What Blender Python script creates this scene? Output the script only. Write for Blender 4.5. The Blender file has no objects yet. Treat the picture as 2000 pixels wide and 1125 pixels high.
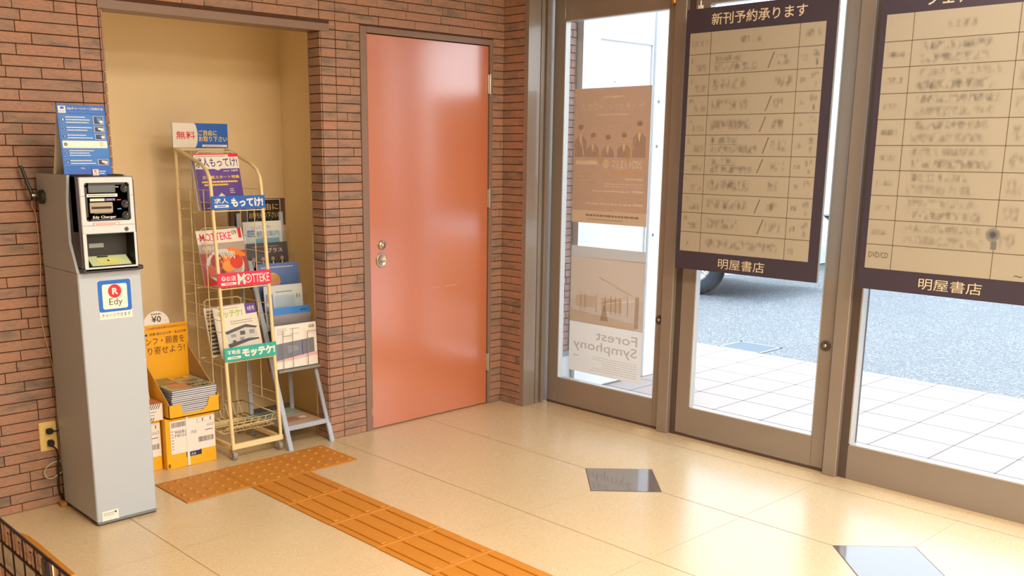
import bpy, bmesh, math, random
from mathutils import Vector, Matrix
random.seed(7)
SC = bpy.context.scene
COL = SC.collection
V = Vector

# ------------------------------------------------------------------ camera
cam_data = bpy.data.cameras.new('camera')
cam = bpy.data.objects.new('camera', cam_data)
COL.objects.link(cam)
RW = Matrix(((0.73092943, -0.68242427, 0.00626748),
             (0.14079267, 0.15977336, 0.97706187),
             (-0.66777211, -0.71328086, 0.21286338)))
cam.matrix_world = Matrix.Translation((0, 0, 1.43)) @ RW.transposed().to_4x4()
cam_data.sensor_width = 36.0
cam_data.lens = 1899.4 / 2000 * 36
cam_data.shift_x = (1000 - 934.0) / 2000
cam_data.shift_y = (706.7 - 562.5) / 2000
cam_data.clip_start = 0.02
cam_data.clip_end = 300
SC.camera = cam

# ------------------------------------------------------------------ look
vs = SC.view_settings
vs.view_transform = 'Standard'
vs.look = 'None'
vs.gamma = 1.0
vs.exposure = 0.0
vs.use_curve_mapping = False
SC.cycles.max_bounces = 10
SC.cycles.diffuse_bounces = 5
SC.cycles.glossy_bounces = 4
SC.cycles.transparent_max_bounces = 16
SC.cycles.sample_clamp_indirect = 6.0
SC.cycles.use_denoising = True
SC.cycles.caustics_reflective = False
SC.cycles.caustics_refractive = False

# ------------------------------------------------------------------ daylight
world = bpy.data.worlds.new('sky')
SC.world = world
world.use_nodes = True
wn = world.node_tree
bg = wn.nodes['Background']
tc = wn.nodes.new('ShaderNodeTexCoord')
sep = wn.nodes.new('ShaderNodeSeparateXYZ')
cr = wn.nodes.new('ShaderNodeValToRGB')
cr.color_ramp.elements[0].position = 0.0
cr.color_ramp.elements[0].color = (0.87, 0.94, 1.0, 1)
cr.color_ramp.elements[1].position = 0.7
cr.color_ramp.elements[1].color = (0.66, 0.82, 1.0, 1)
wn.links.new(tc.outputs['Generated'], sep.inputs[0])
wn.links.new(sep.outputs['Z'], cr.inputs[0])
wn.links.new(cr.outputs[0], bg.inputs[0])
bg.inputs[1].default_value = 3.7

sun_d = bpy.data.lights.new('sun', 'SUN')
sun_d.energy = 1.5
sun_d.angle = math.radians(12)
sun_d.color = (1.0, 0.96, 0.9)
sun = bpy.data.objects.new('sun', sun_d)
COL.objects.link(sun)
sun.rotation_euler = V((-0.25, -0.18, -1.0)).to_track_quat('-Z', 'Y').to_euler()


# ------------------------------------------------------------------ colour and materials
def lin(c):
    out = []
    for v in c[:3]:
        v = v / 255.0
        out.append(v / 12.92 if v <= 0.04045 else ((v + 0.055) / 1.055) ** 2.4)
    return (out[0], out[1], out[2], 1.0)


MATS = {}


def mat(name, rgb, rough=0.6, metal=0.0, spec=0.5, noise=0.0, scale=20.0, bump=0.0, coat=0.0, emit=None):
    if name in MATS:
        return MATS[name]
    m = bpy.data.materials.new(name)
    m.use_nodes = True
    nt = m.node_tree
    b = nt.nodes['Principled BSDF']
    b.inputs['Base Color'].default_value = lin(rgb)
    b.inputs['Roughness'].default_value = rough
    b.inputs['Metallic'].default_value = metal
    b.inputs['Specular IOR Level'].default_value = spec
    b.inputs['Coat Weight'].default_value = coat
    if noise or bump:
        t = nt.nodes.new('ShaderNodeTexCoord')
        n = nt.nodes.new('ShaderNodeTexNoise')
        n.inputs['Scale'].default_value = scale
        n.inputs['Detail'].default_value = 4
        nt.links.new(t.outputs['Object'], n.inputs['Vector'])
        if noise:
            mx = nt.nodes.new('ShaderNodeMix')
            mx.data_type = 'RGBA'
            c = lin(rgb)
            mx.inputs['A'].default_value = (c[0] * (1 - noise), c[1] * (1 - noise), c[2] * (1 - noise), 1)
            mx.inputs['B'].default_value = (min(1, c[0] * (1 + noise)), min(1, c[1] * (1 + noise)), min(1, c[2] * (1 + noise)), 1)
            nt.links.new(n.outputs['Fac'], mx.inputs['Factor'])
            nt.links.new(mx.outputs['Result'], b.inputs['Base Color'])
        if bump:
            bp = nt.nodes.new('ShaderNodeBump')
            bp.inputs['Strength'].default_value = bump
            bp.inputs['Distance'].default_value = 0.002
            nt.links.new(n.outputs['Fac'], bp.inputs['Height'])
            nt.links.new(bp.outputs['Normal'], b.inputs['Normal'])
    if emit:
        b.inputs['Emission Color'].default_value = lin(rgb)
        b.inputs['Emission Strength'].default_value = emit
    MATS[name] = m
    return m


def glass_mat(name, tint=(1, 1, 1), rough=0.0, ior=1.5):
    m = bpy.data.materials.new(name)
    m.use_nodes = True
    nt = m.node_tree
    nt.nodes.clear()
    o = nt.nodes.new('ShaderNodeOutputMaterial')
    mix = nt.nodes.new('ShaderNodeMixShader')
    tr = nt.nodes.new('ShaderNodeBsdfTransparent')
    gl = nt.nodes.new('ShaderNodeBsdfGlossy')
    fr = nt.nodes.new('ShaderNodeFresnel')
    tr.inputs[0].default_value = (*tint, 1)
    gl.inputs['Roughness'].default_value = rough
    fr.inputs['IOR'].default_value = ior
    ge = nt.nodes.new('ShaderNodeNewGeometry')
    fm = nt.nodes.new('ShaderNodeMath')
    fm.operation = 'MULTIPLY_ADD'
    fm.inputs[1].default_value = -1.0
    fm.inputs[2].default_value = 1.0
    nt.links.new(ge.outputs['Backfacing'], fm.inputs[0])
    fq = nt.nodes.new('ShaderNodeMath')
    fq.operation = 'MULTIPLY'
    nt.links.new(fr.outputs[0], fq.inputs[0])
    nt.links.new(fm.outputs[0], fq.inputs[1])
    nt.links.new(fq.outputs[0], mix.inputs[0])
    nt.links.new(tr.outputs[0], mix.inputs[1])
    nt.links.new(gl.outputs[0], mix.inputs[2])
    nt.links.new(mix.outputs[0], o.inputs[0])
    MATS[name] = m
    return m


def brick_mat(name, ramp):
    m = bpy.data.materials.new(name)
    m.use_nodes = True
    nt = m.node_tree
    b = nt.nodes['Principled BSDF']
    b.inputs['Roughness'].default_value = 0.62
    at = nt.nodes.new('ShaderNodeAttribute')
    at.attribute_name = 'brick'
    t = nt.nodes.new('ShaderNodeTexCoord')
    n1 = nt.nodes.new('ShaderNodeTexNoise')
    n1.inputs['Scale'].default_value = 9
    n1.inputs['Detail'].default_value = 3
    mp = nt.nodes.new('ShaderNodeMapping')
    mp.inputs['Scale'].default_value = (1, 1, 3.0)
    n2 = nt.nodes.new('ShaderNodeTexNoise')
    n2.inputs['Scale'].default_value = 60
    n2.inputs['Detail'].default_value = 6
    nt.links.new(t.outputs['Object'], mp.inputs[0])
    # shift the noise per brick so that the clouds stop at the joints
    va = nt.nodes.new('ShaderNodeVectorMath')
    va.operation = 'ADD'
    sc = nt.nodes.new('ShaderNodeVectorMath')
    sc.operation = 'SCALE'
    sc.inputs['Scale'].default_value = 37.0
    nt.links.new(at.outputs['Color'], sc.inputs[0])
    nt.links.new(mp.outputs[0], va.inputs[0])
    nt.links.new(sc.outputs[0], va.inputs[1])
    nt.links.new(va.outputs[0], n1.inputs['Vector'])
    nt.links.new(va.outputs[0], n2.inputs['Vector'])
    r = nt.nodes.new('ShaderNodeValToRGB')
    els = r.color_ramp.elements
    els[0].position, els[0].color = ramp[0][0], lin(ramp[0][1])
    els[1].position, els[1].color = ramp[1][0], lin(ramp[1][1])
    for p, c in ramp[2:]:
        e = els.new(p)
        e.color = lin(c)
    mth = nt.nodes.new('ShaderNodeMath')
    mth.operation = 'MULTIPLY_ADD'
    mth.inputs[1].default_value = 0.35
    nt.links.new(at.outputs['Fac'], mth.inputs[0])
    m2 = nt.nodes.new('ShaderNodeMath')
    m2.operation = 'MULTIPLY_ADD'
    m2.inputs[1].default_value = 1.0
    m2.inputs[2].default_value = -0.17
    nt.links.new(n1.outputs['Fac'], m2.inputs[0])
    nt.links.new(m2.outputs[0], mth.inputs[2])
    nt.links.new(mth.outputs[0], r.inputs[0])
    mx = nt.nodes.new('ShaderNodeMix')
    mx.data_type = 'RGBA'
    mx.blend_type = 'MULTIPLY'
    mx.inputs['Factor'].default_value = 0.5
    r2 = nt.nodes.new('ShaderNodeValToRGB')
    r2.color_ramp.elements[0].position = 0.3
    r2.color_ramp.elements[0].color = (0.55, 0.55, 0.55, 1)
    r2.color_ramp.elements[1].position = 0.6
    r2.color_ramp.elements[1].color = (1, 1, 1, 1)
    nt.links.new(n2.outputs['Fac'], r2.inputs[0])
    nt.links.new(r.outputs[0], mx.inputs['A'])
    nt.links.new(r2.outputs[0], mx.inputs['B'])
    nt.links.new(mx.outputs['Result'], b.inputs['Base Color'])
    bp = nt.nodes.new('ShaderNodeBump')
    bp.inputs['Strength'].default_value = 0.25
    bp.inputs['Distance'].default_value = 0.002
    nt.links.new(n2.outputs['Fac'], bp.inputs['Height'])
    nt.links.new(bp.outputs['Normal'], b.inputs['Normal'])
    MATS[name] = m
    return m


def speckle_mat(name, rgb, dark, light, scale, rough, amount=0.5, spec=0.5):
    """terrazzo or asphalt: base colour with small dark and light grains"""
    m = bpy.data.materials.new(name)
    m.use_nodes = True
    nt = m.node_tree
    b = nt.nodes['Principled BSDF']
    b.inputs['Roughness'].default_value = rough
    b.inputs['Specular IOR Level'].default_value = spec
    t = nt.nodes.new('ShaderNodeTexCoord')
    n = nt.nodes.new('ShaderNodeTexVoronoi')
    n.inputs['Scale'].default_value = scale
    n2 = nt.nodes.new('ShaderNodeTexNoise')
    n2.inputs['Scale'].default_value = 1.7
    n2.inputs['Detail'].default_value = 5
    nt.links.new(t.outputs['Object'], n.inputs['Vector'])
    nt.links.new(t.outputs['Object'], n2.inputs['Vector'])
    r = nt.nodes.new('ShaderNodeValToRGB')
    e = r.color_ramp.elements
    e[0].position, e[0].color = 0.0, lin(dark)
    e[1].position, e[1].color = 1.0, lin(light)
    a = e.new(0.2)
    a.color = lin(rgb)
    a2 = e.new(0.8)
    a2.color = lin(rgb)
    sp = nt.nodes.new('ShaderNodeSeparateColor')
    nt.links.new(n.outputs['Color'], sp.inputs[0])
    nt.links.new(sp.outputs[0], r.inputs[0])
    mx = nt.nodes.new('ShaderNodeMix')
    mx.data_type = 'RGBA'
    mx.inputs['A'].default_value = lin(rgb)
    mx.inputs['Factor'].default_value = amount
    nt.links.new(r.outputs[0], mx.inputs['B'])
    m3 = nt.nodes.new('ShaderNodeMix')
    m3.data_type = 'RGBA'
    m3.blend_type = 'MULTIPLY'
    m3.inputs['Factor'].default_value = 0.12
    nt.links.new(mx.outputs['Result'], m3.inputs['A'])
    nt.links.new(n2.outputs['Fac'], m3.inputs['B'])
    nt.links.new(m3.outputs['Result'], b.inputs['Base Color'])
    MATS[name] = m
    return m


def smear_mat(name, base, ink, strength=0.6, scale=60.0, lo=0.40, hi=0.72):
    """soft illegible handwriting: ink clouds that fade towards the edge of the patch (UV)"""
    m = bpy.data.materials.new(name)
    m.use_nodes = True
    nt = m.node_tree
    b = nt.nodes['Principled BSDF']
    b.inputs['Roughness'].default_value = 0.35
    t = nt.nodes.new('ShaderNodeTexCoord')
    mp = nt.nodes.new('ShaderNodeMapping')
    mp.inputs['Scale'].default_value = (1, 1.3, 0.8)
    n = nt.nodes.new('ShaderNodeTexNoise')
    n.inputs['Scale'].default_value = scale
    n.inputs['Detail'].default_value = 1.5
    nt.links.new(t.outputs['Object'], mp.inputs[0])
    nt.links.new(mp.outputs[0], n.inputs['Vector'])
    r = nt.nodes.new('ShaderNodeValToRGB')
    r.color_ramp.elements[0].position = lo
    r.color_ramp.elements[0].color = (0, 0, 0, 1)
    r.color_ramp.elements[1].position = hi
    r.color_ramp.elements[1].color = (strength,) * 3 + (1,)
    nt.links.new(n.outputs['Fac'], r.inputs[0])
    s = nt.nodes.new('ShaderNodeSeparateXYZ')
    nt.links.new(t.outputs['UV'], s.inputs[0])

    def fade(sock, k):
        a = nt.nodes.new('ShaderNodeMath')
        a.operation = 'SUBTRACT'
        a.inputs[0].default_value = 1.0
        nt.links.new(sock, a.inputs[1])
        mm = nt.nodes.new('ShaderNodeMath')
        mm.operation = 'MINIMUM'
        nt.links.new(sock, mm.inputs[0])
        nt.links.new(a.outputs[0], mm.inputs[1])
        q = nt.nodes.new('ShaderNodeMath')
        q.operation = 'MULTIPLY'
        q.use_clamp = True
        q.inputs[1].default_value = k
        nt.links.new(mm.outputs[0], q.inputs[0])
        return q.outputs[0]
    f1, f2 = fade(s.outputs[0], 14), fade(s.outputs[1], 3.5)
    p = nt.nodes.new('ShaderNodeMath')
    p.operation = 'MULTIPLY'
    nt.links.new(f1, p.inputs[0])
    nt.links.new(f2, p.inputs[1])
    p2 = nt.nodes.new('ShaderNodeMath')
    p2.operation = 'MULTIPLY'
    nt.links.new(p.outputs[0], p2.inputs[0])
    nt.links.new(r.outputs[0], p2.inputs[1])
    mx = nt.nodes.new('ShaderNodeMix')
    mx.data_type = 'RGBA'
    mx.inputs['A'].default_value = lin(base)
    mx.inputs['B'].default_value = lin(ink)
    nt.links.new(p2.outputs[0], mx.inputs['Factor'])
    nt.links.new(mx.outputs['Result'], b.inputs['Base Color'])
    MATS[name] = m
    return m


brick_in = brick_mat('wall_brick', [(0.0, (104, 92, 86)), (1.0, (194, 144, 122)), (0.28, (130, 112, 102)), (0.45, (160, 128, 112)), (0.7, (174, 130, 110))])
brick_out = brick_mat('outside_brick', [(0.0, (150, 122, 112)), (1.0, (190, 158, 148)), (0.4, (170, 142, 132)), (0.7, (182, 150, 140))])
mortar = mat('mortar', (92, 58, 40), 0.9, noise=0.2, scale=40)
cream = mat('cream_wall', (242, 224, 188), 0.75, noise=0.04, scale=3)
ceil_m = mat('ceiling_white', (235, 228, 215), 0.9)
floor_m = speckle_mat('terrazzo_floor', (209, 189, 154), (188, 165, 126), (226, 214, 190), 260, 0.27, 0.55, 0.9)
joint_m = mat('floor_joint', (150, 118, 74), 0.8)
dark_tile = mat('dark_inlay_tile', (104, 98, 98), 0.1, spec=0.8, coat=.6)
pave_m = speckle_mat('paving_tile', (192, 174, 168), (174, 156, 150), (206, 190, 184), 200, 0.6, 0.4)
pave_joint = mat('paving_joint', (112, 100, 95), 0.8)
asphalt = speckle_mat('asphalt', (124, 125, 128), (76, 78, 84), (192, 194, 198), 90, 0.7, 0.75)
bronze = mat('bronze_aluminium', (142, 132, 125), 0.32, metal=0.15, noise=0.05, scale=3, coat=.4)
bronze_d = mat('dark_bronze', (88, 76, 72), 0.45, metal=0.2)
frame_taupe = mat('taupe_steel', (134, 112, 102), 0.42)
bead = mat('glazing_bead', (188, 186, 184), 0.35, metal=0.4)
glass = glass_mat('clear_glass', (0.97, 0.985, 0.98))
acrylic = glass_mat('clear_acrylic', (0.94, 0.96, 0.97), 0.08, 1.45)
door_m = mat('orange_painted_steel', (194, 110, 72), 0.45, spec=0.5, noise=0.03, scale=2, coat=1.0)
MATS['orange_painted_steel'].node_tree.nodes['Principled BSDF'].inputs['Coat Roughness'].default_value = 0.2
MATS['orange_painted_steel'].node_tree.nodes['Principled BSDF'].inputs['Coat IOR'].default_value = 2.2
steel = mat('brushed_steel', (200, 196, 186), 0.28, metal=0.9)
tactile = mat('yellow_tactile', (188, 124, 40), 0.5, noise=0.06, scale=30)
kiosk_m = mat('kiosk_grey', (178, 190, 206), 0.42, metal=0.1)
kiosk_side = kiosk_m
navy = mat('kiosk_dark_shell', (52, 48, 60), 0.45)
silver = mat('kiosk_silver', (206, 209, 216), 0.35, metal=0.15)
blackp = mat('black_plastic', (42, 44, 48), 0.35)
black = mat('black', (28, 26, 26), 0.5)
dgrey = mat('dark_grey', (80, 82, 84), 0.4)
grey = mat('grey', (140, 142, 142), 0.4)
white = mat('white_print', (232, 230, 226), 0.5)
paper = mat('paper_white', (228, 222, 212), 0.55)
blue = mat('print_blue', (24, 98, 200), 0.4)
blue2 = mat('print_light_blue', (70, 140, 214), 0.4)
edyblue = mat('sticker_blue', (10, 104, 212), 0.4)
red = mat('print_red', (214, 30, 50), 0.4)
crimson = mat('sign_crimson', (220, 30, 78), 0.35)
teal = mat('sign_teal', (44, 170, 160), 0.35)
yel = mat('print_yellow', (250, 214, 50), 0.4)
violet = mat('magazine_violet', (98, 70, 160), 0.3)
indigo = mat('print_indigo', (48, 44, 130), 0.4)
ivory = mat('rack_ivory', (232, 214, 168), 0.4, noise=0.03)
stand_m = mat('stand_blue_grey', (168, 180, 200), 0.4)
yelbox = mat('box_yellow', (240, 176, 24), 0.5, noise=0.03, scale=8)
card = mat('cardboard_inner', (172, 142, 110), 0.8)
booklet = mat('booklet_cover', (206, 202, 180), 0.4)
pages = mat('booklet_pages', (204, 208, 218), 0.6)
boardink = mat('board_navy', (62, 56, 72), 0.4)
boardface = mat('board_cream', (166, 160, 147), 0.4)
boardletter = mat('board_letters', (214, 202, 176), 0.4)
boardback = mat('board_back', (150, 150, 146), 0.4)
gridline = mat('board_lines', (96, 84, 70), 0.6)
smear = smear_mat('board_writing', (166, 160, 147), (62, 60, 58), 0.7, 38, .38, .78)
smear_l = smear_mat('board_writing_faint', (166, 160, 147), (90, 86, 78), 0.6, 38, .38, .78)
locker_m = mat('outside_white_steel', (232, 234, 236), 0.4)
rust = mat('red_brown_dot', (150, 96, 92), 0.5)
wire_b = mat('black_wire', (34, 24, 26), 0.4)
rubber = mat('rubber', (46, 50, 60), 0.8)


def poster_ink(name, rgb, alpha=1.0):
    """paper (alpha 1) or a film of ink on it; light from behind comes through"""
    if name in MATS:
        return MATS[name]
    m = bpy.data.materials.new(name)
    m.use_nodes = True
    nt = m.node_tree
    nt.nodes.clear()
    o = nt.nodes.new('ShaderNodeOutputMaterial')
    d = nt.nodes.new('ShaderNodeBsdfDiffuse')
    t = nt.nodes.new('ShaderNodeBsdfTranslucent')
    x = nt.nodes.new('ShaderNodeMixShader')
    d.inputs[0].default_value = lin(rgb)
    t.inputs[0].default_value = lin(rgb)
    x.inputs[0].default_value = 0.5 if alpha >= 1 else 0.35
    nt.links.new(d.outputs[0], x.inputs[1])
    nt.links.new(t.outputs[0], x.inputs[2])
    if alpha >= 1:
        nt.links.new(x.outputs[0], o.inputs[0])
    else:
        tr = nt.nodes.new('ShaderNodeBsdfTransparent')
        y = nt.nodes.new('ShaderNodeMixShader')
        y.inputs[0].default_value = alpha
        nt.links.new(tr.outputs[0], y.inputs[1])
        nt.links.new(x.outputs[0], y.inputs[2])
        nt.links.new(y.outputs[0], o.inputs[0])
    MATS[name] = m
    return m


# ------------------------------------------------------------------ mesh builder
TEXTS = {}


def text_mesh(s, bold):
    k = (s, bold)
    if k in TEXTS:
        return TEXTS[k]
    c = bpy.data.curves.new('t', 'FONT')
    c.body = s
    c.size = 1
    c.offset = bold
    c.resolution_u = 2
    o = bpy.data.objects.new('t', c)
    COL.objects.link(o)
    bpy.context.view_layer.update()
    dg = bpy.context.evaluated_depsgraph_get()
    me = bpy.data.meshes.new_from_object(o.evaluated_get(dg))
    vs_ = [(v.co.x, v.co.y) for v in me.vertices]
    fs = [tuple(p.vertices) for p in me.polygons]
    bpy.data.objects.remove(o)
    bpy.data.curves.remove(c)
    bpy.data.meshes.remove(me)
    if not vs_:
        vs_ = [(0, 0), (1, 0), (1, 1)]
        fs = []
    xs = [v[0] for v in vs_]
    ys = [v[1] for v in vs_]
    TEXTS[k] = (vs_, fs, min(xs), max(xs), min(ys), max(ys))
    return TEXTS[k]


class MB:
    def __init__(self):
        self.v, self.f, self.m, self.uv, self.mats, self.col, self.sm = [], [], [], [], [], [], []

    def mi(self, m):
        if m not in self.mats:
            self.mats.append(m)
        return self.mats.index(m)

    def face(self, pts, m, uv=None, col=None, smooth=False):
        b = len(self.v)
        self.v += [tuple(p) for p in pts]
        self.f.append(tuple(range(b, b + len(pts))))
        self.m.append(self.mi(m))
        self.uv.append(uv)
        self.col.append(col)
        self.sm.append(smooth)

    def mesh(self, pts, faces, m, smooth=False, col=None):
        b = len(self.v)
        self.v += [tuple(p) for p in pts]
        k = self.mi(m)
        for f in faces:
            self.f.append(tuple(b + i for i in f))
            self.m.append(k)
            self.uv.append(None)
            self.col.append(col)
            self.sm.append(smooth)

    def box(self, a, b, m, col=None, bev=0.0):
        x0, y0, z0 = [min(a[i], b[i]) for i in range(3)]
        x1, y1, z1 = [max(a[i], b[i]) for i in range(3)]
        return self.obox(V((x0, y0, z0)), V((1, 0, 0)), V((0, 1, 0)), V((0, 0, 1)), x1 - x0, y1 - y0, z1 - z0, m, col, bev)

    def obox(self, o, U, W, N, lu, lw, ln, m, col=None, bev=0.0):
        o, U, W, N = V(o), V(U), V(W), V(N)
        if bev > 0:
            bev = min(bev, lu * .45, lw * .45, ln * .45)
            pts, idx = [], {}
            for i in (0, 1):
                for j in (0, 1):
                    for k in (0, 1):
                        for ax in range(3):
                            c = [i * lu, j * lw, k * ln]
                            for a2 in range(3):
                                if a2 != ax:
                                    c[a2] += bev if (i, j, k)[a2] == 0 else -bev
                            idx[(i, j, k, ax)] = len(pts)
                            pts.append(o + U * c[0] + W * c[1] + N * c[2])
            F = []
            for ax in range(3):
                a1, a2 = [a for a in range(3) if a != ax]
                for s in (0, 1):
                    q = []
                    for (p, r) in ((0, 0), (1, 0), (1, 1), (0, 1)):
                        c = [0, 0, 0]
                        c[ax], c[a1], c[a2] = s, p, r
                        q.append(idx[(*c, ax)])
                    F.append(q)
            for ax in range(3):  # edges along ax
                a1, a2 = [a for a in range(3) if a != ax]
                for p in (0, 1):
                    for r in (0, 1):
                        c0, c1 = [0, 0, 0], [0, 0, 0]
                        c0[ax], c0[a1], c0[a2] = 0, p, r
                        c1[ax], c1[a1], c1[a2] = 1, p, r
                        F.append([idx[(*c0, a1)], idx[(*c1, a1)], idx[(*c1, a2)], idx[(*c0, a2)]])
            for i in (0, 1):
                for j in (0, 1):
                    for k in (0, 1):
                        F.append([idx[(i, j, k, 0)], idx[(i, j, k, 1)], idx[(i, j, k, 2)]])
            self.mesh(pts, F, m, col=col)
            return self
        p = [o + U * (lu * i) + W * (lw * j) + N * (ln * k) for k in (0, 1) for j in (0, 1) for i in (0, 1)]
        self.mesh(p, [(0, 2, 3, 1), (4, 5, 7, 6), (0, 1, 5, 4), (2, 6, 7, 3), (0, 4, 6, 2), (1, 3, 7, 5)], m, col=col)
        return self

    def prism(self, pts, d, m, smooth=False):
        """polygon pts extruded by vector d"""
        pts = [V(p) for p in pts]
        d = V(d)
        n = len(pts)
        allp = pts + [p + d for p in pts]
        F = [tuple(range(n)), tuple(range(2 * n - 1, n - 1, -1))]
        for i in range(n):
            j = (i + 1) % n
            F.append((i, n + i, n + j, j))
        self.mesh(allp, F, m, smooth)
        return self

    def tube(self, pts, r, m, n=8, cyc=False, smooth=True):
        pts = [V(p) for p in pts]
        rings = []
        L = len(pts)
        prev = None
        for i, p in enumerate(pts):
            if cyc:
                t = (pts[(i + 1) % L] - pts[i - 1]).normalized()
            elif i == 0:
                t = (pts[1] - p).normalized()
            elif i == L - 1:
                t = (p - pts[-2]).normalized()
            else:
                t = ((pts[i + 1] - p).normalized() + (p - pts[i - 1]).normalized()).normalized()
            if prev is None:
                a = V((0, 0, 1)) if abs(t.z) < .9 else V((1, 0, 0))
                u = t.cross(a).normalized()
            else:
                u = (prev - t * prev.dot(t)).normalized()
            prev = u
            w = t.cross(u)
            rr = r[i] if isinstance(r, (list, tuple)) else r
            rings.append([p + (u * math.cos(2 * math.pi * k / n) + w * math.sin(2 * math.pi * k / n)) * rr for k in range(n)])
        P = [q for g in rings for q in g]
        F = []
        for i in range(L if cyc else L - 1):
            for k in range(n):
                a, b = i * n + k, i * n + (k + 1) % n
                c, d = ((i + 1) % L) * n + (k + 1) % n, ((i + 1) % L) * n + k
                F.append((a, b, c, d))
        self.mesh(P, F, m, smooth)
        if not cyc:
            self.mesh(rings[0], [tuple(range(n - 1, -1, -1))], m)
            self.mesh(rings[-1], [tuple(range(n))], m)
        return self

    def lathe(self, o, ax, prof, m, n=24, smooth=True):
        """prof: list of (radius, distance along ax)"""
        o, ax = V(o), V(ax).normalized()
        a = V((0, 0, 1)) if abs(ax.z) < .9 else V((1, 0, 0))
        u = ax.cross(a).normalized()
        w = ax.cross(u)
        P = []
        for r, h in prof:
            for k in range(n):
                t = 2 * math.pi * k / n
                P.append(o + ax * h + (u * math.cos(t) + w * math.sin(t)) * r)
        F = []
        for i in range(len(prof) - 1):
            for k in range(n):
                F.append((i * n + k, i * n + (k + 1) % n, (i + 1) * n + (k + 1) % n, (i + 1) * n + k))
        self.mesh(P, F, m, smooth)
        if prof[0][0] > 0:
            self.mesh(P[:n], [tuple(range(n - 1, -1, -1))], m)
        if prof[-1][0] > 0:
            self.mesh(P[-n:], [tuple(range(n))], m)
        return self

    def build(self, name, parent=None, kind=None, label=None, cat=None, group=None):
        me = bpy.data.meshes.new(name)
        me.from_pydata(self.v, [], self.f)
        for m in self.mats:
            me.materials.append(m)
        me.polygons.foreach_set('material_index', self.m)
        me.polygons.foreach_set('use_smooth', self.sm)
        if any(u for u in self.uv):
            uvl = me.uv_layers.new(name='UVMap')
            for p, u in zip(me.polygons, self.uv):
                if u:
                    for li, q in zip(p.loop_indices, u):
                        uvl.data[li].uv = q
        if any(c is not None for c in self.col):
            ca = me.color_attributes.new('brick', 'FLOAT_COLOR', 'CORNER')
            for p, c in zip(me.polygons, self.col):
                if c is not None:
                    for li in p.loop_indices:
                        ca.data[li].color = (*c, 1)
        me.update()
        bm = bmesh.new()
        bm.from_mesh(me)
        bmesh.ops.recalc_face_normals(bm, faces=bm.faces)
        bm.to_mesh(me)
        bm.free()
        o = bpy.data.objects.new(name, me)
        COL.objects.link(o)
        if parent is not None:
            o.parent = parent
            o.matrix_parent_inverse = parent.matrix_basis.inverted()
        tag(o, label, cat, group, kind)
        return o


def tag(o, label=None, cat=None, group=None, kind=None):
    if label:
        o['label'] = label
    if cat:
        o['category'] = cat
    if group:
        o['group'] = group
    if kind:
        o['kind'] = kind


def thing(name, label, cat, loc, group=None):
    o = bpy.data.objects.new(name, None)
    COL.objects.link(o)
    o.location = loc
    o.empty_display_size = 0.05
    tag(o, label, cat, group)
    return o


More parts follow.
